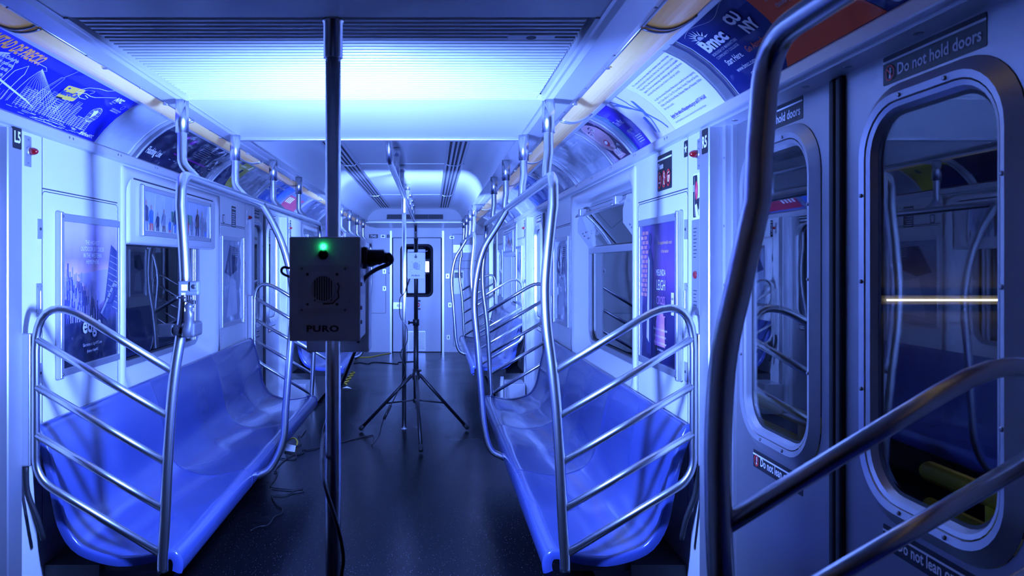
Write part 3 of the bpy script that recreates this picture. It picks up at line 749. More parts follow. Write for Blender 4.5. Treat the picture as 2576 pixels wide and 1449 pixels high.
def art_leigh(a, w, h):
    bg = grad_mat('print_violet_night', [(0.0, (0.008, 0.008, 0.05)), (0.45, (0.02, 0.012, 0.09)), (0.7, (0.14, 0.05, 0.22)), (1.0, (0.08, 0.045, 0.18))])
    a.rect(bg, 0.01, 0.03, w - 0.01, h - 0.03, 0)
    br = pm('brick', (0.50, 0.20, 0.18)); pk = pm('pinkglow', (0.65, 0.25, 0.60)); gold = pm('gold_text', (0.75, 0.42, 0.15)); wh = M['white']
    for r in range(14):
        for c in range(2): a.rect(br, 0.015 + c * 0.05 + (r % 2) * 0.02, 0.30 + r * 0.021, 0.055 + c * 0.05 + (r % 2) * 0.02, 0.315 + r * 0.021, 1)
    dk = pm('figure_dark', (0.03, 0.03, 0.10))
    a.poly(dk, [(0.10, 0.05), (0.17, 0.05), (0.19, 0.30), (0.20, 0.45), (0.16, 0.52), (0.13, 0.50), (0.11, 0.40)], 2); a.ell(dk, 0.155, 0.55, 0.02, 0.03, 2)
    lt = pm('coat_light', (0.50, 0.45, 0.75)); a.poly(lt, [(0.105, 0.12), (0.14, 0.10), (0.15, 0.46), (0.13, 0.48)], 3)
    a.poly(pk, [(0.22, 0.10), (0.36, 0.10), (0.35, 0.22), (0.29, 0.27), (0.24, 0.20)], 2)
    for k, t_ in enumerate(("It's unputdownable reads", 'of the season')): a.text(gold, t_, 0.36, 0.525 - k * 0.035, 0.022, .8, 0, 'CENTER', 4)
    a.text(wh, 'MELINDA', 0.31, 0.395, 0.038, 0.8, 0.0, 'CENTER', 5); a.text(wh, 'LEIGH', 0.31, 0.335, 0.062, 0.72, 0.0, 'CENTER', 5)
    a.text(pk, 'CROSS', 0.31, 0.275, 0.05, .75, 0, 'CENTER', 5); a.text(pk, 'HER', 0.31, 0.235, 0.05, .75, 0, 'CENTER', 5); a.text(pk, 'HEART', 0.31, 0.195, 0.05, .75, 0, 'CENTER', 5)
    a.rect(pm('sticker_yellow', (0.75, 0.66, 0.35)), 0.44, 0.24, 0.475, 0.33, 4); a.text(M['print_black'], 'READ', 0.445, 0.30, 0.014, .7, 0, 'LEFT', 5); a.text(M['print_black'], 'NEXT', 0.445, 0.275, 0.014, .7, 0, 'LEFT', 5); a.text(M['print_black'], 'SET', 0.445, 0.25, 0.014, .7, 0, 'LEFT', 5)
    for k, t_ in enumerate(('The latest from the #1 bestselling author', 'of pulse-racing page-turning books', 'One of the best thrillers of the year', 'Start reading now')): a.text(wh, t_, 0.30, 0.165 - k * 0.028, 0.0155, 0.72, 0, 'CENTER', 4)
def art_silver(seed):
    def f(a, w, h):
        rnd = random.Random(seed)
        a.rect(pm('silver_print', (0.30, 0.33, 0.42), coat_bump=0.9), 0.01, 0.03, w - 0.01, h - 0.03, 0)
        a.poly(pm('dark_print', (0.05, 0.06, 0.13)), [(0.06, 0.60 * h), (0.2, 0.9 * h), (0.42, 0.88 * h), (0.38, 0.62 * h), (0.22, 0.55 * h)], 1)
        a.poly(pm('pale_print', (0.52, 0.54, 0.62)), [(0.12, 0.1 * h), (0.40, 0.12 * h), (0.36, 0.5 * h), (0.2, 0.54 * h)], 1)
        for k in range(7): a.line(M['print_grey'], [(0.33, 0.5 + k * .014), (0.33 + 0.08 + 0.05 * rnd.random(), 0.5 + k * .014)], 0.004, 2)
    return f
wall_poster(-1, 3.135, art_edge, 'framed sunset city skyline poster reading edge on the near left wall')
wall_poster(1, 3.09, art_leigh, 'framed violet book poster reading LEIGH on the near right wall')
wall_poster(-1, 5.37, art_silver(1), 'silvery framed poster past the near left window beside the middle door')
wall_poster(1, 5.40, art_silver(2), 'silvery framed poster past the near right window beside the middle door')
wall_poster(-1, 7.98, art_silver(3), 'silvery framed poster on the left wall just past the middle door')
wall_poster(1, 7.98, art_silver(4), 'silvery framed poster on the right wall just past the middle door')
wall_poster(-1, 10.20, art_silver(5), 'silvery framed poster on the left wall before the farthest door')
wall_poster(1, 10.20, art_silver(6), 'silvery framed poster on the right wall before the farthest door')

# ---------------------------------------------------------------- cove advertisements
def cove_ad(side, y0, y1, lab, art, name='advertisement', group=None):
    s = side; mb = MB(); a = Art(); w = y1 - y0; art(a, w, CL)
    yr = y0 if s < 0 else y1
    a.put(mb, cove_map(s, yr), cut=CL / 8, step=0.0011)
    o = mb.build(name); return tag(o, lab, 'advertisement', group)
def bgrect(a, m, w, h, lv=1): a.rect(m, 0.0, 0.008, w, h - 0.012, lv)
def art_metro(a, w, h):
    blue = pm('ad_blue', (0.012, 0.018, 0.62), coat_bump=0.12); wh = M['white']; org = M_org
    bgrect(a, blue, w, h)
    R = w  # right edge in u ; visible part is the last ~0.7 m
    a.text(wh, 'A', R - 1.075, 0.205, 0.072, 0.62, 0.03, 'LEFT', 2, 0.15)
    vs_, _ = text_geo('MITAD DE PRECIO.', 0.035); a.text(org, 'MITAD DE PRECIO.', R - 1.000, 0.207, 0.064, 0.300 / (max(v[0] for v in vs_) * 0.068), 0.035, 'LEFT', 2, 0.12)
    for k, t_ in enumerate(('Residentes de la Ciudad de', 'Nueva York: Nivel federal de pobreza', 'califican para una tarifa', 'de transporte reducida de')): a.text(wh, t_, R - 0.80, 0.178 - k * 0.022, 0.021, 0.80, 0.01, 'RIGHT', 2)
    L_ = lambda pts, wd=0.0016, lv=2: a.line(wh, [(R + u * 1.45, v * 1.22) for u, v in pts], wd, lv)
    H_ = lambda pts, wd=0.0016, lv=2: a.line(wh, [(R - 0.415 + (u + 0.225) * 1.25, 0.178 + (v - 0.150) * 0.85) for u, v in pts], wd, lv)
    # suspension bridge tower with two pointed arches, deck and stays
    tw = [(-0.60, 0.03), (-0.60, 0.175), (-0.465, 0.175), (-0.45, 0.165), (-0.47, 0.155), (-0.475, 0.035)]; L_(tw, 0.0022)
    for cx in (-0.565, -0.515): L_([(cx - 0.018, 0.03), (cx - 0.018, 0.125), (cx, 0.155), (cx + 0.018, 0.125), (cx + 0.018, 0.03)], 0.003)
    for k in range(12): L_([(-0.47, 0.165), (-0.47 + 0.02 * k + .02, 0.065 - 0.002 * k)], 0.0009)
    for k in range(12): L_([(-0.60, 0.165), (-0.60 - 0.02 * k, 0.075)], 0.0009)
    a.poly(wh, [(R - 1.05, 0.140), (R - 0.60, 0.064), (R - 0.52, 0.048), (R - 0.60, 0.070), (R - 1.05, 0.149)], 2)
    for k in range(9): L_([(-0.595 + k * 0.0145, 0.032), (-0.595 + k * 0.0145, 0.06)], 0.001)
    # slim tower with spire
    L_([(-0.40, 0.07), (-0.385, 0.17), (-0.372, 0.17), (-0.365, 0.07)], 0.0016); L_([(-0.378, 0.17), (-0.373, 0.215)], 0.0018); L_([(-0.392, 0.07), (-0.380, 0.17)], 0.0009)
    L_([(-0.68, 0.09), (-0.67, 0.14), (-0.665, 0.09)], 0.0016)
    rnd = random.Random(11); u = -0.45
    while u < -0.10:
        wd = 0.010 + rnd.random() * 0.012; hh = 0.035 + rnd.random() * 0.055 * (1 if u < -0.2 else 0.4)
        L_([(u, 0.03), (u, 0.03 + hh), (u + wd, 0.03 + hh), (u + wd, 0.03)], 0.0015)
        v = 0.036
        while v < 0.03 + hh: L_([(u, v), (u + wd, v)], 0.0009); v += 0.006
        u += wd * 0.8
    L_([(-0.315, 0.05), (-0.312, 0.155), (-0.285, 0.15), (-0.283, 0.05)], 0.0018)
    for k in range(13): L_([(-0.312, 0.06 + k * .0075), (-0.286, 0.06 + k * .0075)], 0.0012)
    # water strokes
    for k in range(60):
        u = -0.70 + rnd.random() * 0.60; v = 0.010 + rnd.random() * 0.018; L_([(u, v), (u + 0.012 + rnd.random() * 0.02, v)], 0.0012)
    # ferry
    L_([(-0.30, 0.020), (-0.29, 0.012), (-0.20, 0.012), (-0.19, 0.022), (-0.30, 0.022)], 0.0015, 3); L_([(-0.28, 0.022), (-0.28, 0.034), (-0.21, 0.034), (-0.21, 0.022)], 0.0013, 3); L_([(-0.27, 0.028), (-0.215, 0.028)], 0.001, 3); L_([(-0.25, 0.034), (-0.25, 0.045)], 0.001, 3)
    # globe
    for rr in (1.0, 0.66, 0.3): a.ring(wh, R - 0.167, 0.120, 0.040 * rr, 0.040, 0.0018, 2, 24)
    for dv in (-0.018, 0, 0.018): a.line(wh, [(R - 0.167 - math.sqrt(0.04 ** 2 - dv * dv), 0.12 + dv), (R - 0.167 + math.sqrt(0.04 ** 2 - dv * dv), 0.12 + dv)], 0.0013, 2)
    a.poly(wh, [(R - 0.190, 0.135), (R - 0.170, 0.148), (R - 0.154, 0.132), (R - 0.165, 0.113), (R - 0.173, 0.097), (R - 0.180, 0.116)], 3)
    a.line(wh, [(R - 0.19, 0.083), (R - 0.21, 0.04), (R - 0.13, 0.04), (R - 0.145, 0.083)], 0.0014, 2)
    # yellow fare card held by an outlined hand
    yl = pm('card_gold', (0.85, 0.58, 0.08), coat_bump=0.1); q = 0.12
    def rp(u, v): u *= 1.25; v *= 1.15; return (R - 0.425 + u * cos(q) - v * sin(q), 0.163 + u * sin(q) + v * cos(q))
    a.poly(yl, [rp(u, v) for u, v in rrect(-0.045, 0.045, -0.03, 0.03, 0.006, 3)], 3)
    a.poly(M['print_black'], [rp(u, v) for u, v in ((-0.045, -0.024), (-0.015, -0.024), (-0.015, -0.03), (-0.045, -0.03))], 4)
    a.poly(blue, [rp(-0.03 + 0.006 * cos(t / 8 * 2 * pi), 0.02 + 0.004 * sin(t / 8 * 2 * pi)) for t in range(8)], 4)
    a.text(pm('card_blue', (0.02, 0.05, 0.45)), 'MetroCard', R - 0.490, 0.142, 0.036, 0.80, 0.03, 'LEFT', 5, 0.2, 0.12)
    hw = 0.0028
    H_([(-0.225, 0.150), (-0.222, 0.175), (-0.200, 0.205), (-0.165, 0.225), (-0.12, 0.235), (-0.09, 0.262)], hw, 6)
    H_([(-0.225, 0.150), (-0.205, 0.160), (-0.180, 0.168), (-0.150, 0.165), (-0.125, 0.170), (-0.085, 0.195), (-0.04, 0.225)], hw, 6)
    H_([(-0.205, 0.145), (-0.185, 0.135), (-0.155, 0.140), (-0.150, 0.152), (-0.175, 0.158)], hw, 6); H_([(-0.21, 0.17), (-0.19, 0.19), (-0.16, 0.20)], 0.0018, 6); H_([(-0.165, 0.175), (-0.155, 0.19), (-0.16, 0.20)], 0.0018, 6)
    a.text(wh, 'NYC', R - 0.165, 0.222, 0.034, 0.85, 0.06, 'LEFT', 3); a.text(wh, 'Oficina del', R - 0.165, 0.209, 0.010, 0.8, 0, 'LEFT', 3); a.text(wh, 'Alcalde', R - 0.165, 0.198, 0.010, 0.8, 0, 'LEFT', 3)
    a.ring(wh, R - 0.050, 0.208, 0.012, 0.012, 0.0012, 3, 14); a.text(wh, 'HUMAN RESOURCES', R - 0.110, 0.180, 0.011, 0.8, 0.01, 'LEFT', 3); a.text(wh, 'ADMINISTRATION', R - 0.110, 0.169, 0.011, 0.8, 0.02, 'LEFT', 3)
    a.text(wh, '#FairFaresNYC', R - 0.155, 0.020, 0.022, 0.80, 0.03, 'LEFT', 3, 0.2)
M_org = pm('ad_orange_text', (0.95, 0.38, 0.06), coat_bump=0.1)
def art_plain(col, key, extra=None, **k):
    def f(a, w, h):
        bgrect(a, pm(key, col, **k), w, h)
        if extra: extra(a, w, h)
    return f
def art_flushing(a, w, h):
    bgrect(a, pm('ad_midnight', (0.012, 0.014, 0.05), coat_bump=1.0), w, h); wh = M['print_grey']; pu = pm('ad_purple', (0.28, 0.02, 0.30), coat_bump=0.6)
    a.text(M['white'], 'Flushing Line', 0.05, 0.050, 0.058, 0.65, 0.02, 'LEFT', 2)
    for k, u in enumerate((0.30, 0.42)): a.ell(pu, u, 0.215, 0.030, 0.024, 2); a.text(M['white'], '7', u - 0.008, 0.205, 0.03, 0.8, 0.02, 'LEFT', 3)
    a.rect(pu, 0.36, 0.098, 0.90, 0.108, 2)
    for k in range(8): a.line(wh, [(0.60 + (k % 3) * .01, 0.235 - k * 0.014), (0.84 - (k % 2) * 0.05, 0.235 - k * 0.014)], 0.0025, 2)
    for k in range(9): a.rect(wh, 0.36 + k * 0.07, 0.06, 0.385 + k * 0.07, 0.063, 2)
def art_yellow(a, w, h):
    bgrect(a, pm('ad_yellow', (0.55, 0.50, 0.05), coat_bump=1.0), w, h); nv = pm('ad_navy2', (0.02, 0.03, 0.12)); a.poly(nv, [(0, 0.008), (0.30, 0.008), (0.24, 0.12), (0.05, 0.22), (0, 0.16)], 2); a.rect(nv, 0.30, 0.16, 0.34, 0.2, 2); a.rect(nv, 0.04, 0.235, 0.2, 0.26, 2)
def art_bluewhite(a, w, h):
    bgrect(a, pm('ad_sky', (0.05, 0.20, 0.80), coat_bump=0.9), w, h); wh = M['white']
    for k in range(4): a.rect(wh, 0.05 + k * 0.13, 0.14, 0.12 + k * 0.13, 0.16, 2); a.rect(wh, 0.05 + k * 0.13, 0.20, 0.15 + k * 0.13, 0.215, 2)
def art_redwhite(a, w, h):
    bgrect(a, pm('ad_slate', (0.12, 0.16, 0.40), coat_bump=0.9), w, h); rd = pm('ad_red', (0.55, 0.05, 0.10)); a.rect(rd, 0.05, 0.03, w - 0.06, 0.19, 2)
    for k in range(4): a.rect(M['white'], 0.09 + k * 0.07, 0.10, 0.13 + k * 0.07, 0.17, 3)
def art_silverclear(seed):
    def f(a, w, h):
        rnd = random.Random(seed); bgrect(a, pm('clear_cover', (0.42, 0.44, 0.50), rough=0.25, coat_bump=1.0, cbscale=7), w, h)
    return f
SIL = dict(group='empty clear advertising covers')
cove_ad(-1, 1.60, 3.16, 'bright blue advertisement with white bridge line drawing and MITAD DE PRECIO, left cove', art_metro)
cove_ad(-1, 3.17, 3.50, 'empty clear cover between the blue skyline ad and the Flushing Line map, left cove', art_silverclear(1), 'clear_cover')
cove_ad(-1, 3.60, 4.72, 'dark glossy map advertisement reading Flushing Line, left cove', art_flushing, 'line_map')
cove_ad(-1, 4.80, 5.25, 'yellow and navy advertisement after the dark map, left cove', art_yellow)
cove_ad(-1, 5.27, 5.95, 'crinkled empty clear cover after the yellow ad, left cove', art_silverclear(2), 'clear_cover')
cove_ad(-1, 6.00, 6.80, 'sky blue advertisement with white lettering over the middle door, left cove', art_bluewhite)
cove_ad(-1, 6.86, 7.70, 'slate advertisement with a red block past the middle door, left cove', art_redwhite)
def art_phil(a, w, h):
    bgrect(a, pm('ad_paper', (0.80, 0.78, 0.80), coat_bump=0.05), w, h); ink = pm('ink_blue', (0.10, 0.08, 0.40), coat=0); t = 0.50
    lines = ['We create and yet so many today fail to maintain close relationships', 'or even find the benefits of philosophy last a lifetime. Our 10-week introductory course,', 'Philosophy Works, offers time-tested principles that lead to freedom and sustainable', 'happiness. Discover how wisdom brings real satisfaction, gain tools for living life more', 'consciously and fully, develop the power of attention to realize your potential.', '',
             'As a gift to the community, Philosophy Works tuition is waived for the term beginning', 'April 6. Classes offered at 12 East 79th Street Monday-Thursday 7:00pm and Saturday', '10:30am; at 6 West 83rd Street Monday, Wednesday 7:00pm and Wednesday 10:00am.', 'Other classes are available.']
    for k, s_ in enumerate(lines):
        if s_:
            vs, fs = text_geo(s_); wd = max(v[0] for v in vs); tgt = 0.42 if k not in (4, 9) else (0.36 if k == 4 else 0.11)
            a.text(ink, s_, 0.052, 0.245 - k * 0.0168, 0.0135, tgt / (wd * 0.0135), 0.0, 'LEFT', 2)
    a.text(ink, 'Register Now online at Philosophyworks.org or call 877-744-5669.', 0.052, 0.052, 0.021, 0.62, 0.02, 'LEFT', 2); a.line(ink, [(0.052, 0.047), (0.13, 0.047)], 0.0015, 2)
    a.text(ink, 'School of Practical Philosophy, a not-for-profit, is chartered by the New York State Board of Regents.', 0.052, 0.028, 0.0105, 0.72, 0.0, 'LEFT', 2)
def art_flower(a, w, h):
    bgrect(a, pm('ad_paper_lilac', (0.72, 0.66, 0.78), coat_bump=0.5), w, h); st = pm('stem_blue', (0.10, 0.16, 0.40), coat=0.2)
    a.line(st, [(0.06, 0.27), (0.10, 0.20), (0.17, 0.15), (0.25, 0.06), (0.27, 0.03)], 0.010, 2); a.line(st, [(0.16, 0.27), (0.15, 0.20), (0.18, 0.14), (0.19, 0.10), (0.16, 0.03)], 0.009, 2)
    a.poly(st, [(0.03, 0.245), (0.08, 0.235), (0.16, 0.16), (0.10, 0.19)], 3); a.poly(st, [(0.20, 0.21), (0.215, 0.20), (0.19, 0.10), (0.17, 0.12)], 3)
    a.poly(st, [(0.13, 0.12), (0.155, 0.12), (0.14, 0.035), (0.125, 0.045)], 3)
def art_indigo(a, w, h):
    bgrect(a, pm('ad_indigo', (0.045, 0.02, 0.30), coat_bump=1.0), w, h); wh = M['print_grey']
    a.line(wh, [(0.04, 0.25), (0.06, 0.22), (0.05, 0.20)], 0.004, 2); a.rect(pm('ad_teal', (0.04, 0.12, 0.20)), 0.0, 0.01, 0.05, 0.27, 2)
    a.text(wh, 'The Met', 0.06, 0.15, 0.05, 0.6, 0, 'LEFT', 3); a.text(wh, 'open now', 0.10, 0.10, 0.03, 0.6, 0, 'LEFT', 3)
    for k in range(4): a.line(wh, [(0.13, 0.07 - k * 0.011), (0.21, 0.07 - k * .011)], 0.004, 3)
def art_face(a, w, h):
    bgrect(a, pm('ad_mauve', (0.30, 0.20, 0.26), coat_bump=0.3), w, h); hair = pm('hair', (0.035, 0.02, 0.05), coat_bump=0.3); sk = pm('skin', (0.52, 0.30, 0.32), coat_bump=0.3); lip = pm('lip', (0.45, 0.06, 0.10), coat_bump=0.3); wh = M['white']
    a.poly(hair, [(0.0, 0.27), (0.02, 0.10), (0.08, 0.01), (0.30, 0.01), (0.27, 0.10), (0.24, 0.27)], 2)
    a.ell(sk, 0.125, 0.170, 0.112, 0.105, 3, 26, -0.25); a.poly(sk, [(0.11, 0.10), (0.20, 0.05), (0.24, 0.02), (0.12, 0.012), (0.10, 0.05)], 3)
    for (cu, cv) in ((0.075, 0.195), (0.150, 0.215)):
        a.ell(wh, cu, cv, 0.019, 0.008, 4, 14, 0.15); a.ell(hair, cu, cv, 0.007, 0.007, 5, 10); a.line(hair, [(cu - 0.022, cv + 0.020), (cu, cv + 0.027), (cu + 0.022, cv + 0.021)], 0.006, 4)
        a.line(hair, [(cu - 0.019, cv + 0.006), (cu, cv + 0.010), (cu + 0.019, cv + 0.005)], 0.003, 5)
    a.line(pm('skin_shadow', (0.36, 0.18, 0.22)), [(0.118, 0.205), (0.125, 0.165), (0.108, 0.155)], 0.004, 4)
    a.ell(lip, 0.125, 0.118, 0.034, 0.022, 4, 18, 0.1); a.ell(wh, 0.125, 0.122, 0.024, 0.010, 5, 14, 0.1)
    a.text(wh, 'OUI.', 0.13, 0.028, 0.062, 0.72, 0.0, 'LEFT', 6)
def art_bmcc(a, w, h):
    L0 = 0.0; nv = pm('ad_navy', (0.012, 0.022, 0.15), coat_bump=0.15); orr = pm('ad_orange', (0.85, 0.11, 0.03), coat_bump=0.15); wh = M['white']; gr = M['print_grey']
    bgrect(a, nv, w, h)
    # orange field to the right with a slanted edge
    a.poly(orr, [(0.42, h - 0.012), (0.62, h - 0.012), (0.68, 0.09), (0.385, 0.09)], 2); a.poly(orr, [(0.385, 0.09), (0.68, 0.09), (0.74, 0.010), (0.31, 0.010)], 2)
    # sun over the lettering
    cu, cv = 0.098, 0.216
    a.poly(gr, [(cu + 0.017 * cos(k / 10 * pi), cv + 0.015 * sin(k / 10 * pi)) for k in range(11)], 4)
    for k in range(9):
        an = pi * (0.02 + k / 8 * 0.96); a.poly(wh, [(cu + 0.022 * cos(an - .16), cv + 0.02 * sin(an - .16)), (cu + 0.022 * cos(an + .16), cv + 0.02 * sin(an + .16)), (cu + 0.050 * cos(an), cv + 0.046 * sin(an))], 4)
    a.text(wh, 'Bmcc', 0.052, 0.170, 0.062, 1.12, 0.045, 'LEFT', 5)
    a.text(wh, 'CU', 0.262, 0.192, 0.050, 1.0, 0.05, 'LEFT', 5, 0, 0.0); a.text(wh, 'NY', 0.285, 0.146, 0.050, 1.0, 0.05, 'LEFT', 5)
    a.text(gr, 'BOROUGH OF MANHATTAN', 0.055, 0.150, 0.0150, 0.85, 0.01, 'LEFT', 5); a.text(gr, 'COMMUNITY COLLEGE', 0.055, 0.134, 0.0150, 0.95, 0.0, 'LEFT', 5)
    a.text(wh, 'Start Here.', 0.075, 0.101, 0.030, 0.80, 0.01, 'LEFT', 5); a.text(orr, 'Go Anywhere.', 0.212, 0.101, 0.030, 0.80, 0.01, 'LEFT', 5)
    a.text(wh, 'www.bmcc.cuny.edu/startnow', 0.09, 0.068, 0.022, 0.85, 0.0, 'LEFT', 5)
    a.line(wh, [(p[0], p[1]) for p in rrect(0.145, 0.163, 0.032, 0.048, 0.003, 2)] + [(0.163, 0.040)], 0.0015, 5); a.ring(wh, 0.154, 0.040, 0.004, 0.004, 0.0013, 5, 10); a.rrect(wh, 0.170, 0.032, 0.188, 0.048, 0.002, 5); a.text(wh, '@bmcc_cuny', 0.195, 0.035, 0.017, 0.85, 0, 'LEFT', 5)
    a.text(gr, 'Learn. Get Lifted.', 0.45, 0.235, 0.03, 0.8, 0, 'LEFT', 5); a.text(gr, 'Receive access to the', 0.46, 0.185, 0.022, 0.8, 0, 'LEFT', 5); a.text(gr, 'classes you want', 0.47, 0.155, 0.022, 0.8, 0, 'LEFT', 5)
    a.line(gr, [(0.05 + 0.02 * k, 0.255 + 0.012 * sin(k * 0.5)) for k in range(24)], 0.0012, 4)
cove_ad(1, 1.22, 2.27, 'navy and orange college advertisement reading Bmcc CUNY in the right cove', art_bmcc)
cove_ad(1, 0.20, 1.20, 'dark advertisement nearest the camera in the right cove', art_plain((0.03, 0.03, 0.08), 'ad_dark', coat_bump=0.3))
cove_ad(1, 2.36, 2.87, 'pale lilac advertisement full of small print text, right cove', art_phil)
cove_ad(1, 2.872, 3.18, 'lilac advertisement panel with a blue stem drawing, right cove', art_flower)
cove_ad(1, 3.185, 3.42, 'deep indigo advertisement with wavy reflections, right cove', art_indigo)
cove_ad(1, 3.47, 3.80, 'advertisement with a dark haired smiling face and OUI, right cove', art_face)
cove_ad(1, 3.83, 4.75, 'empty clear cover past the face advertisement, right cove', art_silverclear(3), 'clear_cover')
cove_ad(1, 4.82, 5.60, 'pale slate advertisement above the far end of the near right bench', art_plain((0.30, 0.30, 0.38), 'ad_grey', coat_bump=1.0))
cove_ad(1, 5.66, 6.60, 'sky blue advertisement with white lettering, right cove', art_bluewhite)
cove_ad(1, 6.66, 7.60, 'mottled grey advertisement past the sky blue one, right cove', art_plain((0.35, 0.36, 0.46), 'ad_grey2', coat_bump=0.8))
for s in (-1, 1):
    cove_ad(s, 7.78, 9.20, 'grey blue advertisement over the far %s window, first half' % SN[s], art_plain((0.22, 0.25, 0.40), 'ad_far_a', coat_bump=0.8))
    cove_ad(s, 9.28, 10.60, 'silver advertisement over the far %s window, second half' % SN[s], art_plain((0.40, 0.42, 0.50), 'ad_far_b', coat_bump=0.8))
# cove dividers
DIV = {-1: [3.56, 4.76, 5.97, 6.83, 7.74, 9.24, 10.66], 1: [2.315, 3.445, 3.815, 4.785, 5.63, 6.63, 7.69, 9.24, 10.66]}
for s in (-1, 1):
    for y in DIV[s]:
        hw_ = 0.028 if (s, y) in ((-1, 3.56), (1, 2.315)) else 0.014
        mb = ML(M['alu']); prs = [cove_xz(CL * k / 8, 0.002) for k in range(9)]; pr2 = [cove_xz(CL * k / 8, 0.011) for k in range(9)]
        for (y0, y1, pp) in ((y - hw_, y + hw_, pr2), (y - hw_ - 0.008, y - hw_, [cove_xz(CL * k / 8, 0.015) for k in range(9)]), (y + hw_, y + hw_ + 0.008, [cove_xz(CL * k / 8, 0.015) for k in range(9)])):
            mb.loops([[(s * x, yy_, z) for x, z in prs + pp[::-1]] for yy_ in (y0, y1)], smooth=False, cap0=True, cap1=True)
        i = DIV[s].index(y)
        tag(mb.build('advertising_divider'), 'curved metal divider strip in the %s cove, %s from the camera' % (SN[s], ['first', 'second', 'third', 'fourth', 'fifth', 'sixth', 'seventh', 'eighth', 'ninth'][i]), 'divider', 'cove dividers')

# ---------------------------------------------------------------- signs, plates and lamps on the walls
def sign(fm, w, h, art, name, lab, cat='sign', r=0.006, bg=None, group=None):
    mb = MB(); a = Art(); a.rrect(bg or M['print_black'], 0, 0, w, h, r, 1); art(a, w, h); a.put(mb, fm, step=0.0009)
    # give the plate a real edge
    mb.use(bg or M['print_black']); lp = rrect(0, w, 0, h, r, 4); mb.loops([[fm(u, v, 0.0) for u, v in lp], [fm(u, v, 0.0009) for u, v in lp]])
    return tag(mb.build(name), lab, cat, group)
def at_wall(s, yc, zc, w, h, X=W): return wall_map(s, yc - w / 2 if s < 0 else yc + w / 2, zc - h / 2, X)
PX = W - 0.016
wh, rd = M['white'], M['print_red']
sign(at_wall(-1, 2.561, 1.935, 0.055, 0.085, PX), 0.055, 0.085, lambda a, w, h: a.text(wh, 'L5', w / 2, 0.022, 0.055, 0.78, 0.03, 'CENTER'), 'number_sign', 'small black sticker reading L5 on the left door pillar')
sign(at_wall(1, 2.541, 1.915, 0.055, 0.085, PX), 0.055, 0.085, lambda a, w, h: a.text(wh, 'R5', w / 2, 0.022, 0.055, 0.78, 0.03, 'CENTER'), 'number_sign', 'small black sticker reading R5 on the right door pillar')
def art_star(a, w, h):
    pts = [(w / 2 + (0.017 if k % 2 == 0 else 0.007) * sin(k * pi / 5), h / 2 + (0.021 if k % 2 == 0 else 0.009) * cos(k * pi / 5)) for k in range(10)]; a.poly(wh, pts, 2)
sign(at_wall(1, 2.775, 1.926, 0.042, 0.062), 0.042, 0.062, art_star, 'star_sign', 'small black sticker with a white star on the near right wall')
def art_please(a, w, h):
    a.rect(wh, 0.0, h - 0.024, w, h - 0.017, 2); a.text(wh, 'Please', 0.008, h - 0.058, 0.036, 0.78, 0.03)
    for k in range(3):
        cu = 0.034 + k * 0.057; a.ring(rd, cu, 0.045, 0.021, 0.032, 0.006, 4); a.line(rd, [(cu - 0.014, 0.068), (cu + 0.014, 0.022)], 0.005, 4)
    a.line(wh, [(0.020, 0.035), (0.046, 0.035)], 0.006, 3); a.ring(wh, 0.036, 0.055, 0.006, 0.008, 0.003, 3, 10)
    a.ell(wh, 0.091, 0.067, 0.005, 0.006, 3, 10); a.poly(wh, [(0.085, 0.022), (0.096, 0.022), (0.097, 0.06), (0.085, 0.06)], 3); a.line(wh, [(0.09, 0.055), (0.103, 0.048)], 0.004, 3)
    a.poly(wh, [(0.138, 0.028), (0.158, 0.028), (0.163, 0.055), (0.134, 0.055)], 3); a.line(wh, [(0.136, 0.062), (0.158, 0.070)], 0.004, 3)
sign(at_wall(1, 3.03, 1.872, 0.185, 0.150), 0.185, 0.150, art_please, 'please_sign', 'black Please notice with three red prohibition rings on the near right wall')
def art_emg(a, w, h):
    a.rrect(M['print_black'], 0.006, 0.006, w * .62, h - 0.006, 0.006, 2); a.rect(M['print_grey'], 0.012, 0.10, 0.022, 0.125, 3); a.line(wh, [(0.026, 0.01), (0.026, h - 0.01)], 0.0015, 3)
    a.ell(pm('sticker_red', (0.75, 0.05, 0.08)), 0.043, 0.103, 0.012, 0.034, 3); a.poly(M['print_black'], [(0.05, 0.07), (0.07, 0.075), (0.066, 0.03), (0.05, 0.05)], 3)
    a.poly(wh, [(0.03, 0.05), (0.05, 0.055), (0.066, 0.01), (0.04, 0.006)], 4)
sign(at_wall(1, 2.664, 1.737, 0.078, 0.165), 0.078, 0.165, art_emg, 'emergency_sticker', 'white bordered emergency sticker with a red head shape on the near right wall', bg=M['white'], r=0.012)

def red_lamp(s, y, z, lab):
    t = thing('indicator_lamp', (s * (W - 0.002), y, z - 0.05), lab, 'lamp', 'red door indicator lamps')
    mb = ML(M['steel']); mb.bbox(s * W, s * (W - 0.004), y - 0.022, y + 0.022, z - 0.055, z + 0.055, 0.003)
    mb.use(M['screw'])
    for q in (-0.042, 0.042): mb.lathe((s * (W - 0.004), y, z + q), (-s, 0, 0), [(0, 0.004), (0.002, 0.003)], 8)
    mb.build('base_plate', t)
    mb = ML(M['alu']); mb.lathe((s * (W - 0.004), y, z), (-s, 0, 0), [(0, 0.017), (0.006, 0.017), (0.009, 0.015)], 18); mb.build('collar', t)
    mb = ML(M['redlens']); mb.lathe((s * (W - 0.013), y, z), (-s, 0, 0), [(0, 0.0145), (0.012, 0.0135), (0.022, 0.009), (0.027, 0.003)], 18); mb.build('red_lens', t)
red_lamp(-1, 2.655, 1.898, 'red cone indicator lamp below L5 on the near left wall')
red_lamp(1, 2.628, 1.885, 'red cone indicator lamp beside R5 on the near right wall')
red_lamp(-1, 5.82, 1.86, 'red indicator lamp before the middle left door')
red_lamp(1, 5.82, 1.86, 'red indicator lamp before the middle right door')
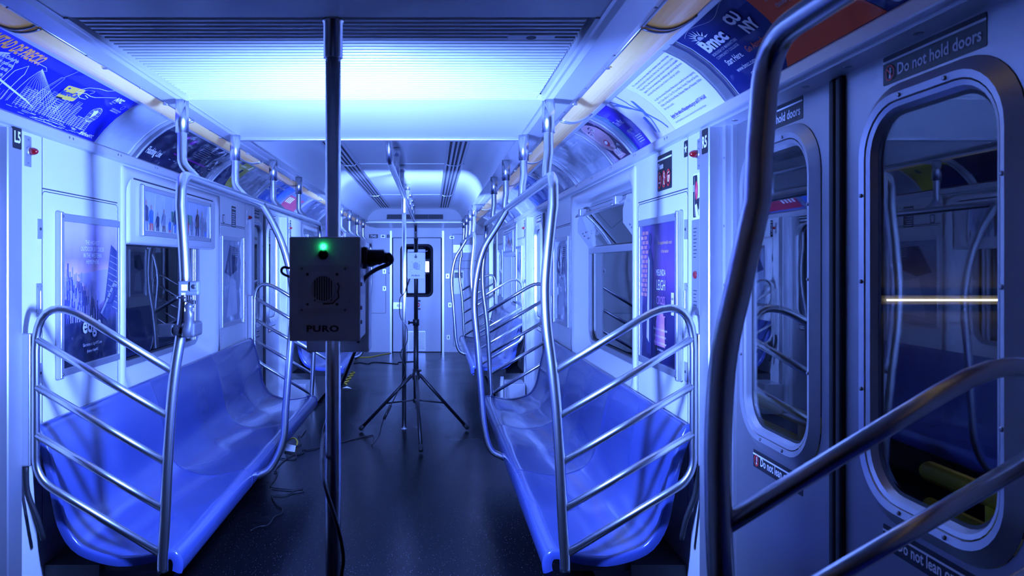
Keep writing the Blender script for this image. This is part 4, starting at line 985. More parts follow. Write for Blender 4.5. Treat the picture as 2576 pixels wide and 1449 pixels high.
red_lamp(-1, 7.50, 1.86, 'red indicator lamp past the middle left door')
red_lamp(1, 7.50, 1.86, 'red indicator lamp past the middle right door')

def lock_plate(s, y, z, lab, w=0.035, h=0.075):
    t = thing('lock_plate', (s * W, y, z - h / 2), lab, 'plate', 'keyhole plates on the side walls')
    mb = ML(M['steel']); mb.bbox(s * W, s * (W - 0.003), y - w / 2, y + w / 2, z - h / 2, z + h / 2, 0.002); mb.build('plate', t)
    mb = ML(M['dark']); mb.lathe((s * (W - 0.003), y, z), (-s, 0, 0), [(0, 0.006), (0.002, 0.005)], 10); mb.build('keyhole', t)
def handle_recess(s, y, z, lab):
    t = thing('pull_handle', (s * W, y, z - 0.06), lab, 'handle', 'recessed pulls on the side walls')
    mb = ML(M['steel']); mb.bbox(s * W, s * (W - 0.003), y - 0.022, y + 0.022, z - 0.062, z + 0.062, 0.003)
    mb.use(M['screw'])
    for q in (-0.05, 0.05):
        for e in (-0.014, 0.014): mb.lathe((s * (W - 0.003), y + e, z + q), (-s, 0, 0), [(0, 0.003), (0.001, 0.002)], 8)
    mb.build('plate', t)
    mb = ML(M['alu']); mb.bbox(s * (W - 0.003), s * (W - 0.010), y - 0.007, y + 0.007, z - 0.036, z + 0.036, 0.005, 3); mb.build('grip', t)
for s in (-1, 1):
    yl = 2.74 if s < 0 else 2.775
    lock_plate(s, yl, 1.622, 'upper keyhole plate beside the near %s wall poster' % SN[s]); lock_plate(s, yl, 1.085, 'lower keyhole plate beside the near %s wall poster' % SN[s])
    handle_recess(s, yl - 0.005, 1.358, 'small recessed pull plate beside the near %s wall poster' % SN[s])
    lock_plate(s, 5.74, 1.50, 'upper keyhole plate by the middle %s door' % SN[s]); lock_plate(s, 5.74, 1.15, 'lower keyhole plate by the middle %s door' % SN[s])
    lock_plate(s, 7.58, 1.55, 'upper keyhole plate past the middle %s door' % SN[s]); handle_recess(s, 7.57, 1.30, 'recessed pull plate past the middle %s door' % SN[s])
# notices by the far end of the near bay
def art_notice(a, w, h):
    a.rect(wh, 0.006, h - 0.022, w - 0.006, h - 0.016, 2)
    for k in range(7): a.rect(M['print_grey'], 0.012, h - 0.05 - k * 0.016, w - 0.012 - (k % 3) * 0.01, h - 0.042 - k * 0.016, 2)
sign(at_wall(-1, 5.42, 1.84, 0.115, 0.155), 0.115, 0.155, art_notice, 'notice', 'black notice with white lines high beside the middle left door')
sign(at_wall(1, 7.60, 1.86, 0.06, 0.17), 0.06, 0.17, art_notice, 'notice', 'black vertical notice just past the middle right door')
sign(at_wall(-1, 7.60, 1.86, 0.06, 0.17), 0.06, 0.17, art_notice, 'notice', 'black vertical notice just past the middle left door')
sign(at_wall(-1, 5.16, 1.81, 0.05, 0.06), 0.05, 0.06, lambda a, w, h: a.rrect(M['wall'], 0.008, 0.006, w - 0.008, h - 0.006, 0.004, 2), 'latch_plate', 'small rounded latch plate high on the left wall', 'plate')

# passenger intercom
t = thing('intercom', (W - 0.005, 2.66, 1.30), 'tall narrow steel intercom panel with a red button on the near right wall', 'intercom')
mb = ML(M['steel']); mb.bbox(W, W - 0.006, 2.62, 2.70, 1.305, 1.652, 0.004); mb.build('panel', t)
for (v0, nn, nm) in ((0.315, 9, 'engraved_text'), (0.09, 5, 'engraved_text')):
    mb = MB(); a = Art()
    for k in range(nn): a.line(M['dark'], [(0.020, v0 - k * 0.013), (0.056 - (k % 3) * 0.005, v0 - k * 0.013)], 0.003, 1)
    a.put(mb, at_wall(1, 2.66, 1.4785, 0.08, 0.347, W - 0.006)); mb.build(nm, t)
mb = ML(M['redlens']); mb.lathe((W - 0.006, 2.66, 1.452), (-1, 0, 0), [(0, 0.015), (0.004, 0.014), (0.006, 0.011)], 18); mb.build('red_button', t)

# ---------------------------------------------------------------- door stickers
def art_hold(txt):
    def f(a, w, h):
        a.rect(wh, 0.0, h - 0.016, w, h - 0.011, 2)
        a.ring(rd, 0.027, 0.024, 0.014, 0.016, 0.0035, 4, 20); a.line(rd, [(0.017, 0.035), (0.037, 0.013)], 0.003, 4)
        a.ell(wh, 0.028, 0.033, 0.003, 0.0035, 3, 8); a.poly(wh, [(0.023, 0.012), (0.030, 0.012), (0.032, 0.029), (0.025, 0.030)], 3)
        a.text(wh, txt, 0.050, 0.014, 0.036, (w - 0.062) / (max(v[0] for v in text_geo(txt, 0.02)[0]) * 0.036), 0.02)
    return f
for (d, dn) in ((DOORS[0], 'nearest'), (DOORS[1], 'middle')):
    for s in (-1, 1):
        if d == DOORS[0] and s < 0: continue
        for q, qn in ((-1, 'nearer'), (1, 'farther')):
            yc = d + q * 0.335
            sign(at_wall(s, yc, 1.923, 0.31, 0.064, DW), 0.31, 0.064, art_hold('Do not hold doors'), 'door_sticker', 'black sticker reading Do not hold doors, %s leaf of the %s %s doorway' % (qn, dn, SN[s]), 'sticker', 0.004, group='hold doors stickers')
            sign(at_wall(s, yc, 0.879, 0.31, 0.055, DW), 0.31, 0.055, art_hold('Do not lean on door'), 'door_sticker', 'black sticker reading Do not lean on door, %s leaf of the %s %s doorway' % (qn, dn, SN[s]), 'sticker', 0.004, group='lean on door stickers')

# ---------------------------------------------------------------- end wall details
def em(x0, z0, dy=0.0): return lambda u, v, off: (x0 + u, Y1 - dy - off, z0 + v)
sign(em(-0.815, 1.935), 0.15, 0.065, lambda a, w, h: a.text(wh, '7345', w / 2, 0.014, 0.055, 0.98, 0.03, 'CENTER'), 'car_number_sign', 'black car number plate reading 7345 on the end wall')
def art_eye(a, w, h): a.ell(M['print_grey'], w / 2, h / 2, w * 0.42, h * 0.36, 2); a.ell(M['print_black'], w / 2, h / 2, h * 0.28, h * 0.28, 3)
sign(em(-0.615, 1.945), 0.075, 0.045, art_eye, 'round_sticker', 'small sticker with a dark dot left of the end door', 'sticker', bg=M['alu'])
sign(em(-0.51, 1.94), 0.045, 0.055, lambda a, w, h: a.text(wh, '1', w / 2, 0.012, 0.045, 1, 0.03, 'CENTER'), 'number_sign', 'tiny black sign reading 1 on the end wall')
sign(em(0.555, 1.925), 0.075, 0.045, art_eye, 'round_sticker', 'small sticker with a dark dot right of the end door', 'sticker', bg=M['alu'])
mb = ML(M['alu']); mb.box(0.62, 0.96, Y1 - 0.008, Y1, 1.69, 1.82)
for k in range(5): mb.bbox(0.635, 0.945, Y1 - 0.014, Y1 - 0.006, 1.70 + k * 0.023, 1.712 + k * 0.023, 0.002, 1)
tag(mb.build('wall_vent'), 'small slatted vent on the end wall right of the door', 'vent')
t = thing('control_panel', (0.71, Y1 - 0.01, 1.0), 'framed control panel with black label on the end wall', 'panel')
mb = ML(M['lightmetal']); mb.bbox(0.62, 0.80, Y1 - 0.010, Y1, 0.98, 1.39, 0.003); mb.build('plate', t)
mb = ML(M['print_black']); mb.bbox(0.635, 0.775, Y1 - 0.013, Y1 - 0.010, 1.26, 1.35, 0.001)
mb.use(wh)
for k in range(4): mb.box(0.64, 0.77, Y1 - 0.0145, Y1 - 0.0130, 1.275 + k * 0.017, 1.280 + k * 0.017)
mb.build('label_strip', t)
mb = ML(M['alu']); mb.bbox(0.71, 0.77, Y1 - 0.016, Y1 - 0.010, 1.16, 1.22, 0.003); mb.build('switch_cover', t)
for (x, z, nm) in ((-0.555, 1.37, 'upper small steel latch on the left end panel'), (-0.555, 1.08, 'lower small steel latch on the left end panel'), (0.52, 1.29, 'upper small steel latch right of the end door'), (0.56, 0.80, 'middle small steel latch right of the end door'), (0.53, 0.25, 'lowest small steel latch right of the end door')):
    mb = ML(M['alu']); mb.bbox(x - 0.032, x + 0.032, Y1 - 0.008, Y1, z - 0.042, z + 0.042, 0.003); mb.use(M['dark']); mb.box(x - 0.008, x + 0.008, Y1 - 0.010, Y1 - 0.008, z - 0.02, z + 0.02)
    tag(mb.build('latch_plate'), nm, 'plate')
def art_noentry(a, w, h): a.ell(rd, w / 2, h / 2, 0.042, 0.042, 2); a.rect(wh, w / 2 - 0.028, h / 2 - 0.007, w / 2 + 0.028, h / 2 + 0.007, 3); a.rect(M['print_black'], 0, h - 0.03, w, h, 2); a.rect(M['print_black'], 0, 0, w, 0.025, 2)
sign(em(-0.04, 0.72, 0.02), 0.10, 0.165, art_noentry, 'no_entry_sign', 'white notice with red no entry disc on the end door', bg=M['white'])
# ---------------------------------------------------------------- benches
SP = catmull([(1.190, 0.905, 0), (1.168, 0.897, 0), (1.130, 0.80, 0), (1.098, 0.66, 0), (1.075, 0.555, 0), (1.030, 0.480, 0), (0.965, 0.446, 0), (0.88, 0.428, 0), (0.79, 0.436, 0), (0.73, 0.450, 0), (0.70, 0.455, 0), (0.674, 0.448, 0), (0.658, 0.425, 0), (0.655, 0.395, 0), (0.663, 0.365, 0), (0.678, 0.352, 0)], 3)
SP = [(p.x, p.y) for p in SP]
def seat_dip(i, n, t, k):
    # shallow individual seat hollows
    q = i / n
    return -0.010 * sin(pi * min(1, max(0, q))) * (sin(pi * ((t * k) % 1.0)) ** 0.6)
def bench(side, ya, yb, lab, nseg=3):
    s = side
    t = thing('bench_seat', (s * 0.95, (ya + yb) / 2, 0.2), lab, 'seat', 'long plastic benches')
    L_ = (yb - ya) / nseg; n = len(SP)
    for g in range(nseg):
        a0, a1 = ya + g * L_ + 0.0015, ya + (g + 1) * L_ - 0.0015
        mb = ML(M['seat']); st = 15; loops = []
        for tt in [0, 0.004, 0.012] + [j / st for j in range(1, st)] + [0.988, 0.996, 1]:
            y = a0 + (a1 - a0) * tt; top = []; bot = []
            edge = min(tt, 1 - tt) * (a1 - a0)
            lip = 0.0
            for i, (x, z) in enumerate(SP):
                a_ = SP[max(i - 1, 0)]; b_ = SP[min(i + 1, n - 1)]; dx, dz = b_[0] - a_[0], b_[1] - a_[1]; l_ = math.hypot(dx, dz)
                nx, nz = dz / l_, -dx / l_       # outward (up / aisle) normal for this winding
                d_ = seat_dip(i, n * 0.75, tt, 2.0) if i < n * 0.75 else 0
                top.append((s * (x + nx * d_ ), y, z + nz * d_))
                bot.append((s * (x - nx * 0.014), y, z - nz * 0.014))
            loops.append(top + bot[::-1])
        mb.loops(loops, smooth=True, cap0=True, cap1=True)
        # moulded rim at the two open ends
        if g in (0, nseg - 1):
            e = a0 if g == 0 else a1; q = -1 if g == 0 else 1
            r1 = []; r2 = []; r3 = []
            for i, (x, z) in enumerate(SP[:-4]):
                a_ = SP[max(i - 1, 0)]; b_ = SP[min(i + 1, n - 1)]; dx, dz = b_[0] - a_[0], b_[1] - a_[1]; l_ = math.hypot(dx, dz); nx, nz = dz / l_, -dx / l_
                r1.append((s * (x + nx * 0.0), e - q * 0.012, z + nz * 0.001)); r2.append((s * (x + nx * 0.006), e + q * 0.006, z + nz * 0.006)); r3.append((s * (x - nx * 0.006), e + q * 0.014, z - nz * 0.006))
            r4 = []
            for i, (x, z) in enumerate(SP[:-4]):
                a_ = SP[max(i - 1, 0)]; b_ = SP[min(i + 1, n - 1)]; dx, dz = b_[0] - a_[0], b_[1] - a_[1]; l_ = math.hypot(dx, dz); nx, nz = dz / l_, -dx / l_
                r4.append((s * (x - nx * 0.030), e + q * 0.010, z - nz * 0.030))
            mb.loops([r1, r2, r3, r4], closed=False, smooth=True)
        mb.build('seat_section', t)
    mb = ML(M['dark']); mb.box(s * 1.00, s * (W - 0.002), ya + 0.10, yb - 0.10, 0.06, 0.36)
    mb.box(s * 0.74, s * 1.02, ya + 0.12, ya + 0.17, 0.33, 0.40); mb.box(s * 0.74, s * 1.02, yb - 0.17, yb - 0.12, 0.33, 0.40)
    mb.build('support', t)
    return t
BEN = [(2.665, 5.79), (7.525, 10.64)]
bench(-1, *BEN[0], 'blue plastic bench on the left, nearest the camera'); bench(1, *BEN[0], 'blue plastic bench on the right, nearest the camera')
FARB = {}
FARB[-1] = bench(-1, *BEN[1], 'blue plastic bench on the left beyond the middle door'); FARB[1] = bench(1, *BEN[1], 'blue plastic bench on the right beyond the middle door')
bench(1, -2.2, 1.05, 'blue plastic bench on the right beside the camera, before the nearest door')
for s in (-1, 1):
    mb = ML(M['steel']); mb.bbox(s * 0.96, s * 0.998, 7.62, 10.5, 0.03, 0.33, 0.006)
    mb.use(M['screw'])
    for k in range(6):
        for z in (0.06, 0.30): mb.lathe((s * 0.96, 7.7 + k * 0.5, z), (-s, 0, 0), [(0, 0.006), (0.002, 0.004)], 8)
    mb.use(M['steel']); mb.bbox(s * 1.0, s * 1.18, 7.30, 7.60, 0.0, 0.30, 0.004)
    mb.build('heater_cover', FARB[s])

# ---------------------------------------------------------------- grab rails
TR, BR = 0.0190, 0.0142
POLE = [(0.661, 1.70), (0.654, 1.62), (0.644, 1.50), (0.640, 1.40), (0.648, 1.27), (0.668, 1.13), (0.684, 0.98), (0.697, 0.78), (0.706, 0.58), (0.713, 0.46), (0.714, 0.40)]
RZL = 1.807
def shx(s, z): q = min(1, max(0, (z - 1.1) / 0.7)); return (0.022 * q + 0.009 * (1 - q)) * s
def railx(s): return 0.659 + shx(s, 1.807) * (1 if s > 0 else 1)
def end_frame(root, s, d, pole_override=None):
    P_ = pole_override or [(x + shx(s, z) , z) for x, z in POLE]
    def px(z):
        for (x0, z0), (x1, z1) in zip(P_, P_[1:]):
            if z0 >= z >= z1: return x0 + (x1 - x0) * (z0 - z) / (z0 - z1)
        return P_[-1][0]
    bx = 1.168 + 0.012 * s
    zt, zb = 1.106, 0.459
    top_c = zt + 0.61 * (bx - px(zt)); bot_c = zb + 0.60 * (bx - px(zb))
    mb = ML(M['tube'])
    mb.tube(fillet([(s * px(zt), d, zt), (s * bx, d, top_c), (s * bx, d, bot_c), (s * px(zb), d, zb)], [0.125, 0.13], 9), BR, 12)
    fr = mb.build('end_frame', root)
    for z in (0.946, 0.783, 0.617):
        mb = ML(M['tube']); x0 = px(z); mb.tube([(s * x0, d, z), (s * bx, d, z + 0.585 * (bx - x0))], BR * 0.95, 12); mb.build('rung', fr)
    mb = ML(M['alu']); mb.bbox(s * (bx + BR - 0.002), s * (W - 0.002), d - 0.014, d + 0.014, 0.775, 1.245, 0.006, 3); mb.build('wall_bracket', fr)
    mb = ML(M['rubber']); mb.tube(catmull([(s * (W - 0.02), d, 0.78), (s * (W - 0.022), d + 0.005, 0.68), (s * (W - 0.05), d + 0.02, 0.58), (s * (W - 0.06), d + 0.04, 0.50)], 4), 0.010, 8); mb.build('lower_brace', fr)
def STAN(s): o = -0.012 if s < 0 else 0.012; return [(0.535 + o, 1.58), (0.496 + o, 1.43), (0.482 + o, 1.26), (0.500 + o, 1.04), (0.522 + o, 0.75), (0.536 + o, 0.57)]
def grab_rail(s, y0, y1, sy, hang, lab, near=True):
    rx = railx(s); t = thing('grab_rail', (s * rx, (y0 + y1) / 2, 0.4), lab, 'handrail', 'tubular grab rail assemblies over the benches')
    pts = [(s * (x + shx(s, z)), y0, z) for x, z in POLE[::-1]]
    rail = [(s * rx, y0, RZL), (s * rx, y1, RZL)]
    path = catmull(pts, 4)[:-1] + fillet([pts[-1], (s * rx, y0, RZL), (s * rx, y1, RZL), (s * (POLE[0][0] + shx(s, 1.7)), y1, 1.60)], [0.10, 0.32], 9)[0:]
    tail = catmull([(s * (x + shx(s, z)), y1, z) for x, z in POLE[1:]], 4)
    path = [p for i, p in enumerate(path + tail) if True]
    cl = [path[0]]
    for p in path[1:]:
        if (p - cl[-1]).length > 0.004 and not (len(cl) > 3 and (p - cl[-1]).length < 0.06 and (p - cl[-1]).normalized().dot((cl[-1] - cl[-2]).normalized()) < -0.2): cl.append(p)
    mb = ML(M['tube']); mb.tube(cl, TR, 16); mb.build('rail', t)
    for d in (y0, y1): end_frame(t, s, d)
    mb = ML(M['tube'])
    sp = catmull([(s * rx, sy, RZL), (s * (rx - 0.062), sy, 1.70)] + [(s * x, sy, z) for x, z in STAN(s)] + [(s * (0.585), sy, 0.435), (s * 0.665, sy, 0.385)], 5)
    mb.tube(sp, TR, 16); mb.build('stanchion', t)
    for y in hang:
        mb = ML(M['tube']); tx = 0.690
        mb.tube(catmull([(s * tx, y, 2.02), (s * tx, y, 1.95), (s * tx, y, 1.91), (s * (tx - 0.006), y, 1.865), (s * (rx - 0.0), y, RZL + 0.005)], 5), TR * 0.95, 14); h = mb.build('ceiling_hanger', t)
        mb = ML(M['tube']); mb.tube([(s * tx, y, 1.985), (s * tx, y, 2.107)], TR * 1.28, 16)
        mb.use(M['screw']); mb.lathe((s * (tx - TR * 1.28), y, 2.0), (-s, 0, 0), [(0, 0.004), (0.002, 0.003)], 8); mb.build('sleeve', h)
    return t
HG = [2.77, 3.52, 4.36, 5.20]
grab_rail(-1, 2.61, 5.84, 3.83, HG, 'tubular grab rail over the near left bench')
grab_rail(1, 2.61, 5.84, 4.20, HG, 'tubular grab rail over the near right bench')
HG2 = [7.63, 8.40, 9.24, 10.05]
grab_rail(-1, 7.47, 10.69, 8.69, HG2, 'tubular grab rail over the left bench beyond the middle door')
grab_rail(1, 7.47, 10.69, 9.03, HG2, 'tubular grab rail over the right bench beyond the middle door')
# the rail closest to the camera on the right
s = 1; t = thing('grab_rail', (0.7, 1.07, 0.4), 'large blurred tubular grab rail in the right foreground beside the camera', 'handrail', 'tubular grab rail assemblies over the benches')
P0 = [(0.727, 1.66), (0.724, 1.583), (0.698, 1.466), (0.675, 1.36), (0.667, 1.25), (0.667, 1.15), (0.670, 1.05), (0.685, 0.85), (0.70, 0.65), (0.713, 0.46), (0.714, 0.40)]
path = fillet([(0.745, -2.0, RZL + 0.01), (0.74, 1.07, RZL + 0.01), (0.727, 1.07, 1.66)], [0.11], 9) + catmull([(x, 1.07, z) for x, z in P0[1:]], 4)
mb = ML(M['tube']); mb.tube(path, TR, 18); mb.build('rail', t)
end_frame(t, 1, 1.07, P0)
for y in (0.95, 0.1, -0.75):
    mb = ML(M['tube']); mb.tube(catmull([(0.75, y - 0.04, 2.02), (0.75, y - 0.04, 1.91), (0.744, y - 0.03, 1.865), (0.741, y - 0.02, RZL + 0.015)], 5), TR * 0.95, 14); h = mb.build('ceiling_hanger', t)
    mb = ML(M['tube']); mb.tube([(0.75, y - 0.04, 1.985), (0.75, y - 0.04, 2.113)], TR * 1.28, 16); mb.build('sleeve', h)

# ---------------------------------------------------------------- centre poles and overhead rail
def pole(y, ztop, lab, slv=0.095):
    t = thing('grab_pole', (0, y, 0), lab, 'pole', 'floor to ceiling centre poles')
    mb = ML(M['tube']); mb.tube([(0, y, 0.002), (0, y, ztop - 0.002)], 0.0195, 24); mb.build('tube', t)
    mb = ML(M['tube']); mb.lathe((0, y, ztop), (0, 0, -1), [(0, 0.028), (0.004, 0.028), (0.006, 0.0242), (slv, 0.0242), (slv + 0.001, 0.0195)], 24); mb.build('sleeve', t)
    mb = ML(M['steel']); mb.lathe((0, y, 0), (0, 0, 1), [(0, 0.023), (0.003, 0.023), (0.005, 0.020)], 24); mb.build('floor_flange', t)
pole(1.865, CZL, 'steel centre pole nearest the camera, behind the dark lamp box'); pole(6.66, 2.10, 'steel centre pole by the middle doors, left of the black tripod', 0.14); pole(11.485, CZL, 'distant steel centre pole in front of the end door', 0.10)
t = thing('overhead_rail', (0, 7.3, 2.1), 'long steel overhead grab rail along the middle of the ceiling', 'handrail')
mb = ML(M['tube']); mb.tube(fillet([(0, 4.30, CZH), (0, 4.30, 2.10), (0, 10.35, 2.10)], [0.09], 9), TR, 16); mb.build('rail', t)
for y in (5.26, 6.17, 7.65, 8.5, 9.25, 10.0):
    mb = ML(M['tube']); mb.tube([(0, y, 2.10), (0, y, CZH)], TR, 14); h = mb.build('ceiling_hanger', t)
    mb = ML(M['tube']); mb.tube([(0, y, CZH - 0.06), (0, y, CZH)], TR * 1.3, 14); mb.build('sleeve', h)

# ---------------------------------------------------------------- lamp boxes
def device(x0, yf, z0, w, h, dep, lab, near):
    t = thing('lamp_box', (x0 + w / 2, yf + dep / 2, z0), lab, 'disinfection lamp', 'box shaped disinfection lamps')
    mb = ML(M['casing']); mb.bbox(x0, x0 + w, yf + 0.004, yf + dep, z0, z0 + h, 0.006, 3); mb.build('housing', t)
    mb = ML(M['casing']); mb.bbox(x0 - 0.001, x0 + w + 0.001, yf, yf + 0.008, z0 - 0.001, z0 + h + 0.001, 0.003, 2); mb.build('front_door', t)
    k = w / 0.148
    X = lambda u: x0 + u * k
    Z = lambda v: z0 + v * h / 0.218
    mb = ML(M['casing_plate']); pl = rrect(X(0.018), X(0.125), Z(0.057), Z(0.160), 0.005, 4)
    mb.loops([[(x, yf - o_, z) for x, z in pl] for o_ in (0.0, 0.0022)], cap1=True); p_ = mb.build('filter_plate', t)
    mb = ML(M['screw'])
    for u in (0.026, 0.117):
        for v in (0.065, 0.152): mb.lathe((X(u), yf - 0.0022, Z(v)), (0, -1, 0), [(0, 0.0028), (0.0015, 0.0022)], 10)
    mb.build('screws', p_)
    mb = ML(M['casing']); q = rrect(X(0.030), X(0.108), Z(0.068), Z(0.147), 0.004, 4); q2 = rrect(X(0.032), X(0.106), Z(0.070), Z(0.145), 0.003, 4)
    mb.loops([[(x, yf - 0.0022, z) for x, z in q], [(x, yf - 0.0040, z) for x, z in q], [(x, yf - 0.0040, z) for x, z in q2], [(x, yf - 0.0026, z) for x, z in q2]], cap1=True)
    mb.use(M['dark'])
    for u in (0.038, 0.100):
        for v in (0.077, 0.140): mb.lathe((X(u), yf - 0.0026, Z(v)), (0, -1, 0), [(0, 0.0030), (0.0012, 0.0025)], 10)
    mb.build('fan_mount', p_)
    # round fan grille with vertical slots
    mb = ML(M['casing_plate']); cx_, cz_ = X(0.071), Z(0.110)
    mb.tube([(cx_ + 0.026 * cos(a_ * pi / 12), yf - 0.0040, cz_ + 0.028 * sin(a_ * pi / 12)) for a_ in range(25)], 0.0016, 6)
    mb.use(M['print_black'])
    for i in range(8):
        u = -0.0175 + i * 0.005; hh = 0.026 * sqrt(max(0, 1 - (u / 0.024) ** 2)); mb.box(cx_ + u - 0.0012, cx_ + u + 0.0012, yf - 0.0034, yf - 0.0027, cz_ - 0.026, cz_ + hh)
    mb.tube([(cx_ + 0.030, yf - 0.0032, cz_ + 0.012), (cx_ + 0.034, yf - 0.0036, cz_ + 0.004), (cx_ + 0.031, yf - 0.0036, cz_ - 0.006), (cx_ + 0.033, yf - 0.0032, cz_ - 0.018), (cx_ + 0.02, yf - 0.0032, cz_ - 0.031), (cx_, yf - 0.0032, cz_ - 0.032)], 0.0014, 6)
    mb.build('fan_grille', p_)
    mb = ML(M['ledgreen'] if near else M['ledoff']); mb.lathe((X(0.071), yf, Z(0.198)), (0, -1, 0), [(0, 0.0055), (0.003, 0.005), (0.006, 0.003), (0.007, 0.001)], 16); mb.build('power_light', t)
    mb = ML(M['black']); mb.lathe((X(0.071), yf, Z(0.1815)), (0, -1, 0), [(0, 0.0105), (0.002, 0.0105), (0.0035, 0.009), (0.006, 0.009), (0.0075, 0.006)], 20); mb.build('push_button', t)
    mb = MB(); a = Art(); a.text(M['logo'], 'PURO', 0.0, 0.0, 0.0185 * k, 1.32, 0.035, 'CENTER', 1, spacing=1.12)
    a.put(mb, lambda u, v, off: (X(0.0695) + u, yf - 0.0002 - off, Z(0.0195) + v)); mb.build('lettering', t)
    mb = ML(M['screw'])
    for v in (0.035, 0.065, 0.115, 0.155): mb.bbox(x0 + w, x0 + w + 0.004, yf + 0.006, yf + 0.018, Z(v), Z(v) + 0.008, 0.001)
    mb.build('hinges', t)
    return t, X, Z
def lamp_head(t, x0, x1, y0, y1, z0, z1, m_, ex, ez0, ez1):
    mb = ML(M['casing']); mb.bbox(x0, x1, y0, y1, z0, z1, 0.004); hd = mb.build('lamp_head', t)
    cx_ = (x0 + x1) / 2
    mb = ML(m_); mb.box(cx_ - ex, cx_ + ex, y1 + 0.0015, y1 + 0.003, ez0, ez1); mb.build('glowing_lamp_window', hd)
    mb = ML(M['alu'])
    for (a0, a1, b0, b1) in ((cx_ - ex - 0.006, cx_ - ex, ez0 - 0.006, ez1 + 0.006), (cx_ + ex, cx_ + ex + 0.006, ez0 - 0.006, ez1 + 0.006), (cx_ - ex, cx_ + ex, ez0 - 0.006, ez0), (cx_ - ex, cx_ + ex, ez1, ez1 + 0.006)): mb.box(a0, a1, y1, y1 + 0.006, b0, b1)
    mb.build('window_bezel', hd)
    return hd
YF = 1.547
t, X, Z = device(-0.049, YF, 1.329, 0.148, 0.218, 0.135, 'dark box lamp with green light and PURO lettering on the near centre pole', True)
NEARBOX = t
hd = lamp_head(t, -0.075, 0.0875, 1.905, 1.985, 1.262, 1.500, M['uv'], 0.060, 1.285, 1.480)
mb = ML(M['black'])
mb.bbox(-0.030, 0.030, YF + 0.136, 1.842, 1.41, 1.46, 0.004)
for sx in (-1, 1): mb.bbox(sx * 0.0215, sx * 0.034, 1.835, 1.903, 1.41, 1.46, 0.003)
mb.build('pole_clamp', t)
# plug and cable on the right
mb = ML(M['black'])
zc = 1.504
mb.bbox(0.100, 0.112, YF + 0.03, YF + 0.075, zc - 0.024, zc + 0.024, 0.004)
mb.tube([(0.112, YF + 0.052, zc), (0.118, YF + 0.052, zc), (0.130, YF + 0.052, zc + 0.002), (0.142, YF + 0.052, zc + 0.002), (0.146, YF + 0.052, zc), (0.158, YF + 0.052, zc)], [0.019, 0.020, 0.017, 0.0175, 0.012, 0.0115], 14)
for k in range(4): mb.lathe((0.146 + k * 0.003, YF + 0.052, zc), (1, 0, 0), [(0, 0.0125), (0.0015, 0.0125)], 12)
mb.build('power_plug', t)
def wp(px, py, s_): return (0.25 + (px - 1086) / s_, 1850 / s_, CZ - (py - 665) / s_)
cab = [(0.156, YF + 0.052, zc), wp(978, 640, 1170), wp(986, 652, 1160), wp(978, 664, 1150), wp(950, 676, 1140), wp(925, 692, 1130), wp(912, 712, 1120), wp(908, 760, 1090), wp(905, 820, 1010), wp(900, 865, 965), wp(884, 905, 940), wp(862, 960, 930), wp(836, 1020, 930), wp(816, 1080, 945), wp(809, 1140, 985), wp(812, 1195, 1045), wp(824, 1245, 1075), wp(842, 1300, 1085), wp(858, 1360, 1085), wp(864, 1410, 1075), wp(858, 1460, 1060), (0.035, 1.76, 0.62), (0.03, 1.79, 0.42), (0.05, 1.77, 0.2), (0.06, 1.70, 0.05), (0.04, 1.58, 0.008), (-0.04, 1.48, 0.008), (-0.2, 1.45, 0.008)]
mb = ML(M['black']); mb.tube(catmull(cab, 5), 0.0048, 10)
tag(mb.build('power_cable'), 'thick black power cable hanging from the near lamp box down past the centre pole', 'cable', 'black power cables')
mb = ML(M['black']); mb.tube(catmull([(-0.048, YF + 0.05, 1.478), wp(716, 672, 1150), wp(708, 680, 1145), wp(714, 690, 1145), (-0.046, YF + 0.055, 1.458)], 6), 0.003, 8); mb.build('cable_loop', NEARBOX)

t2, X2, Z2 = device(0.046, 6.15, 1.370, 0.148, 0.218, 0.135, 'pale brightly lit box lamp with PURO lettering on the black tripod', False)
lamp_head(t2, 0.040, 0.195, 6.375, 6.455, 1.24, 1.62, M['uv_far'], 0.062, 1.30, 1.56)
TX, TY = 0.115, 6.325
mb = ML(M['black']); mb.bbox(TX - 0.03, TX + 0.03, 6.287, 6.302, 1.44, 1.49, 0.003)
for sx in (-1, 1): mb.bbox(TX + sx * 0.0215, TX + sx * 0.033, 6.295, 6.373, 1.44, 1.49, 0.003)
mb.build('pole_clamp', t2)
mb = ML(M['white']); mb.tube([(0.13, 6.14, 1.592), (0.17, 6.14, 1.594), (0.215, 6.15, 1.602)], 0.002, 6); mb.build('cable_tie', t2)

# tripod
t = thing('tripod_stand', (TX, TY, 0), 'black tripod stand holding the far lamp box in the aisle', 'tripod')
mb = ML(M['black']); mb.tube([(TX, TY, 0.34), (TX, TY, 1.0)], 0.0215, 18); mb.build('lower_tube', t)
mb = ML(M['black']); mb.tube([(TX, TY, 0.98), (TX, TY, 1.70)], 0.0175, 18); mb.lathe((TX, TY, 1.70), (0, 0, 1), [(0, 0.019), (0.015, 0.019)], 16); mb.build('upper_tube', t)
mb = ML(M['black']); mb.lathe((TX, TY, 0.965), (0, 0, 1), [(0, 0.028), (0.05, 0.028), (0.055, 0.023)], 18)
mb.tube([(TX - 0.02, TY - 0.01, 0.99), (TX - 0.06, TY - 0.015, 0.99)], 0.009, 10); mb.lathe((TX - 0.055, TY - 0.015, 0.99), (-1, 0, 0), [(0, 0.016), (0.012, 0.016)], 10); mb.build('locking_knob', t)
mb = ML(M['black']); mb.lathe((TX, TY, 0.50), (0, 0, 1), [(0, 0.030), (0.012, 0.034), (0.05, 0.034), (0.062, 0.028), (0.09, 0.028)], 18)
mb.tube([(TX + 0.02, TY - 0.02, 0.57), (TX + 0.045, TY - 0.03, 0.585)], 0.008, 8); mb.build('leg_collar', t)
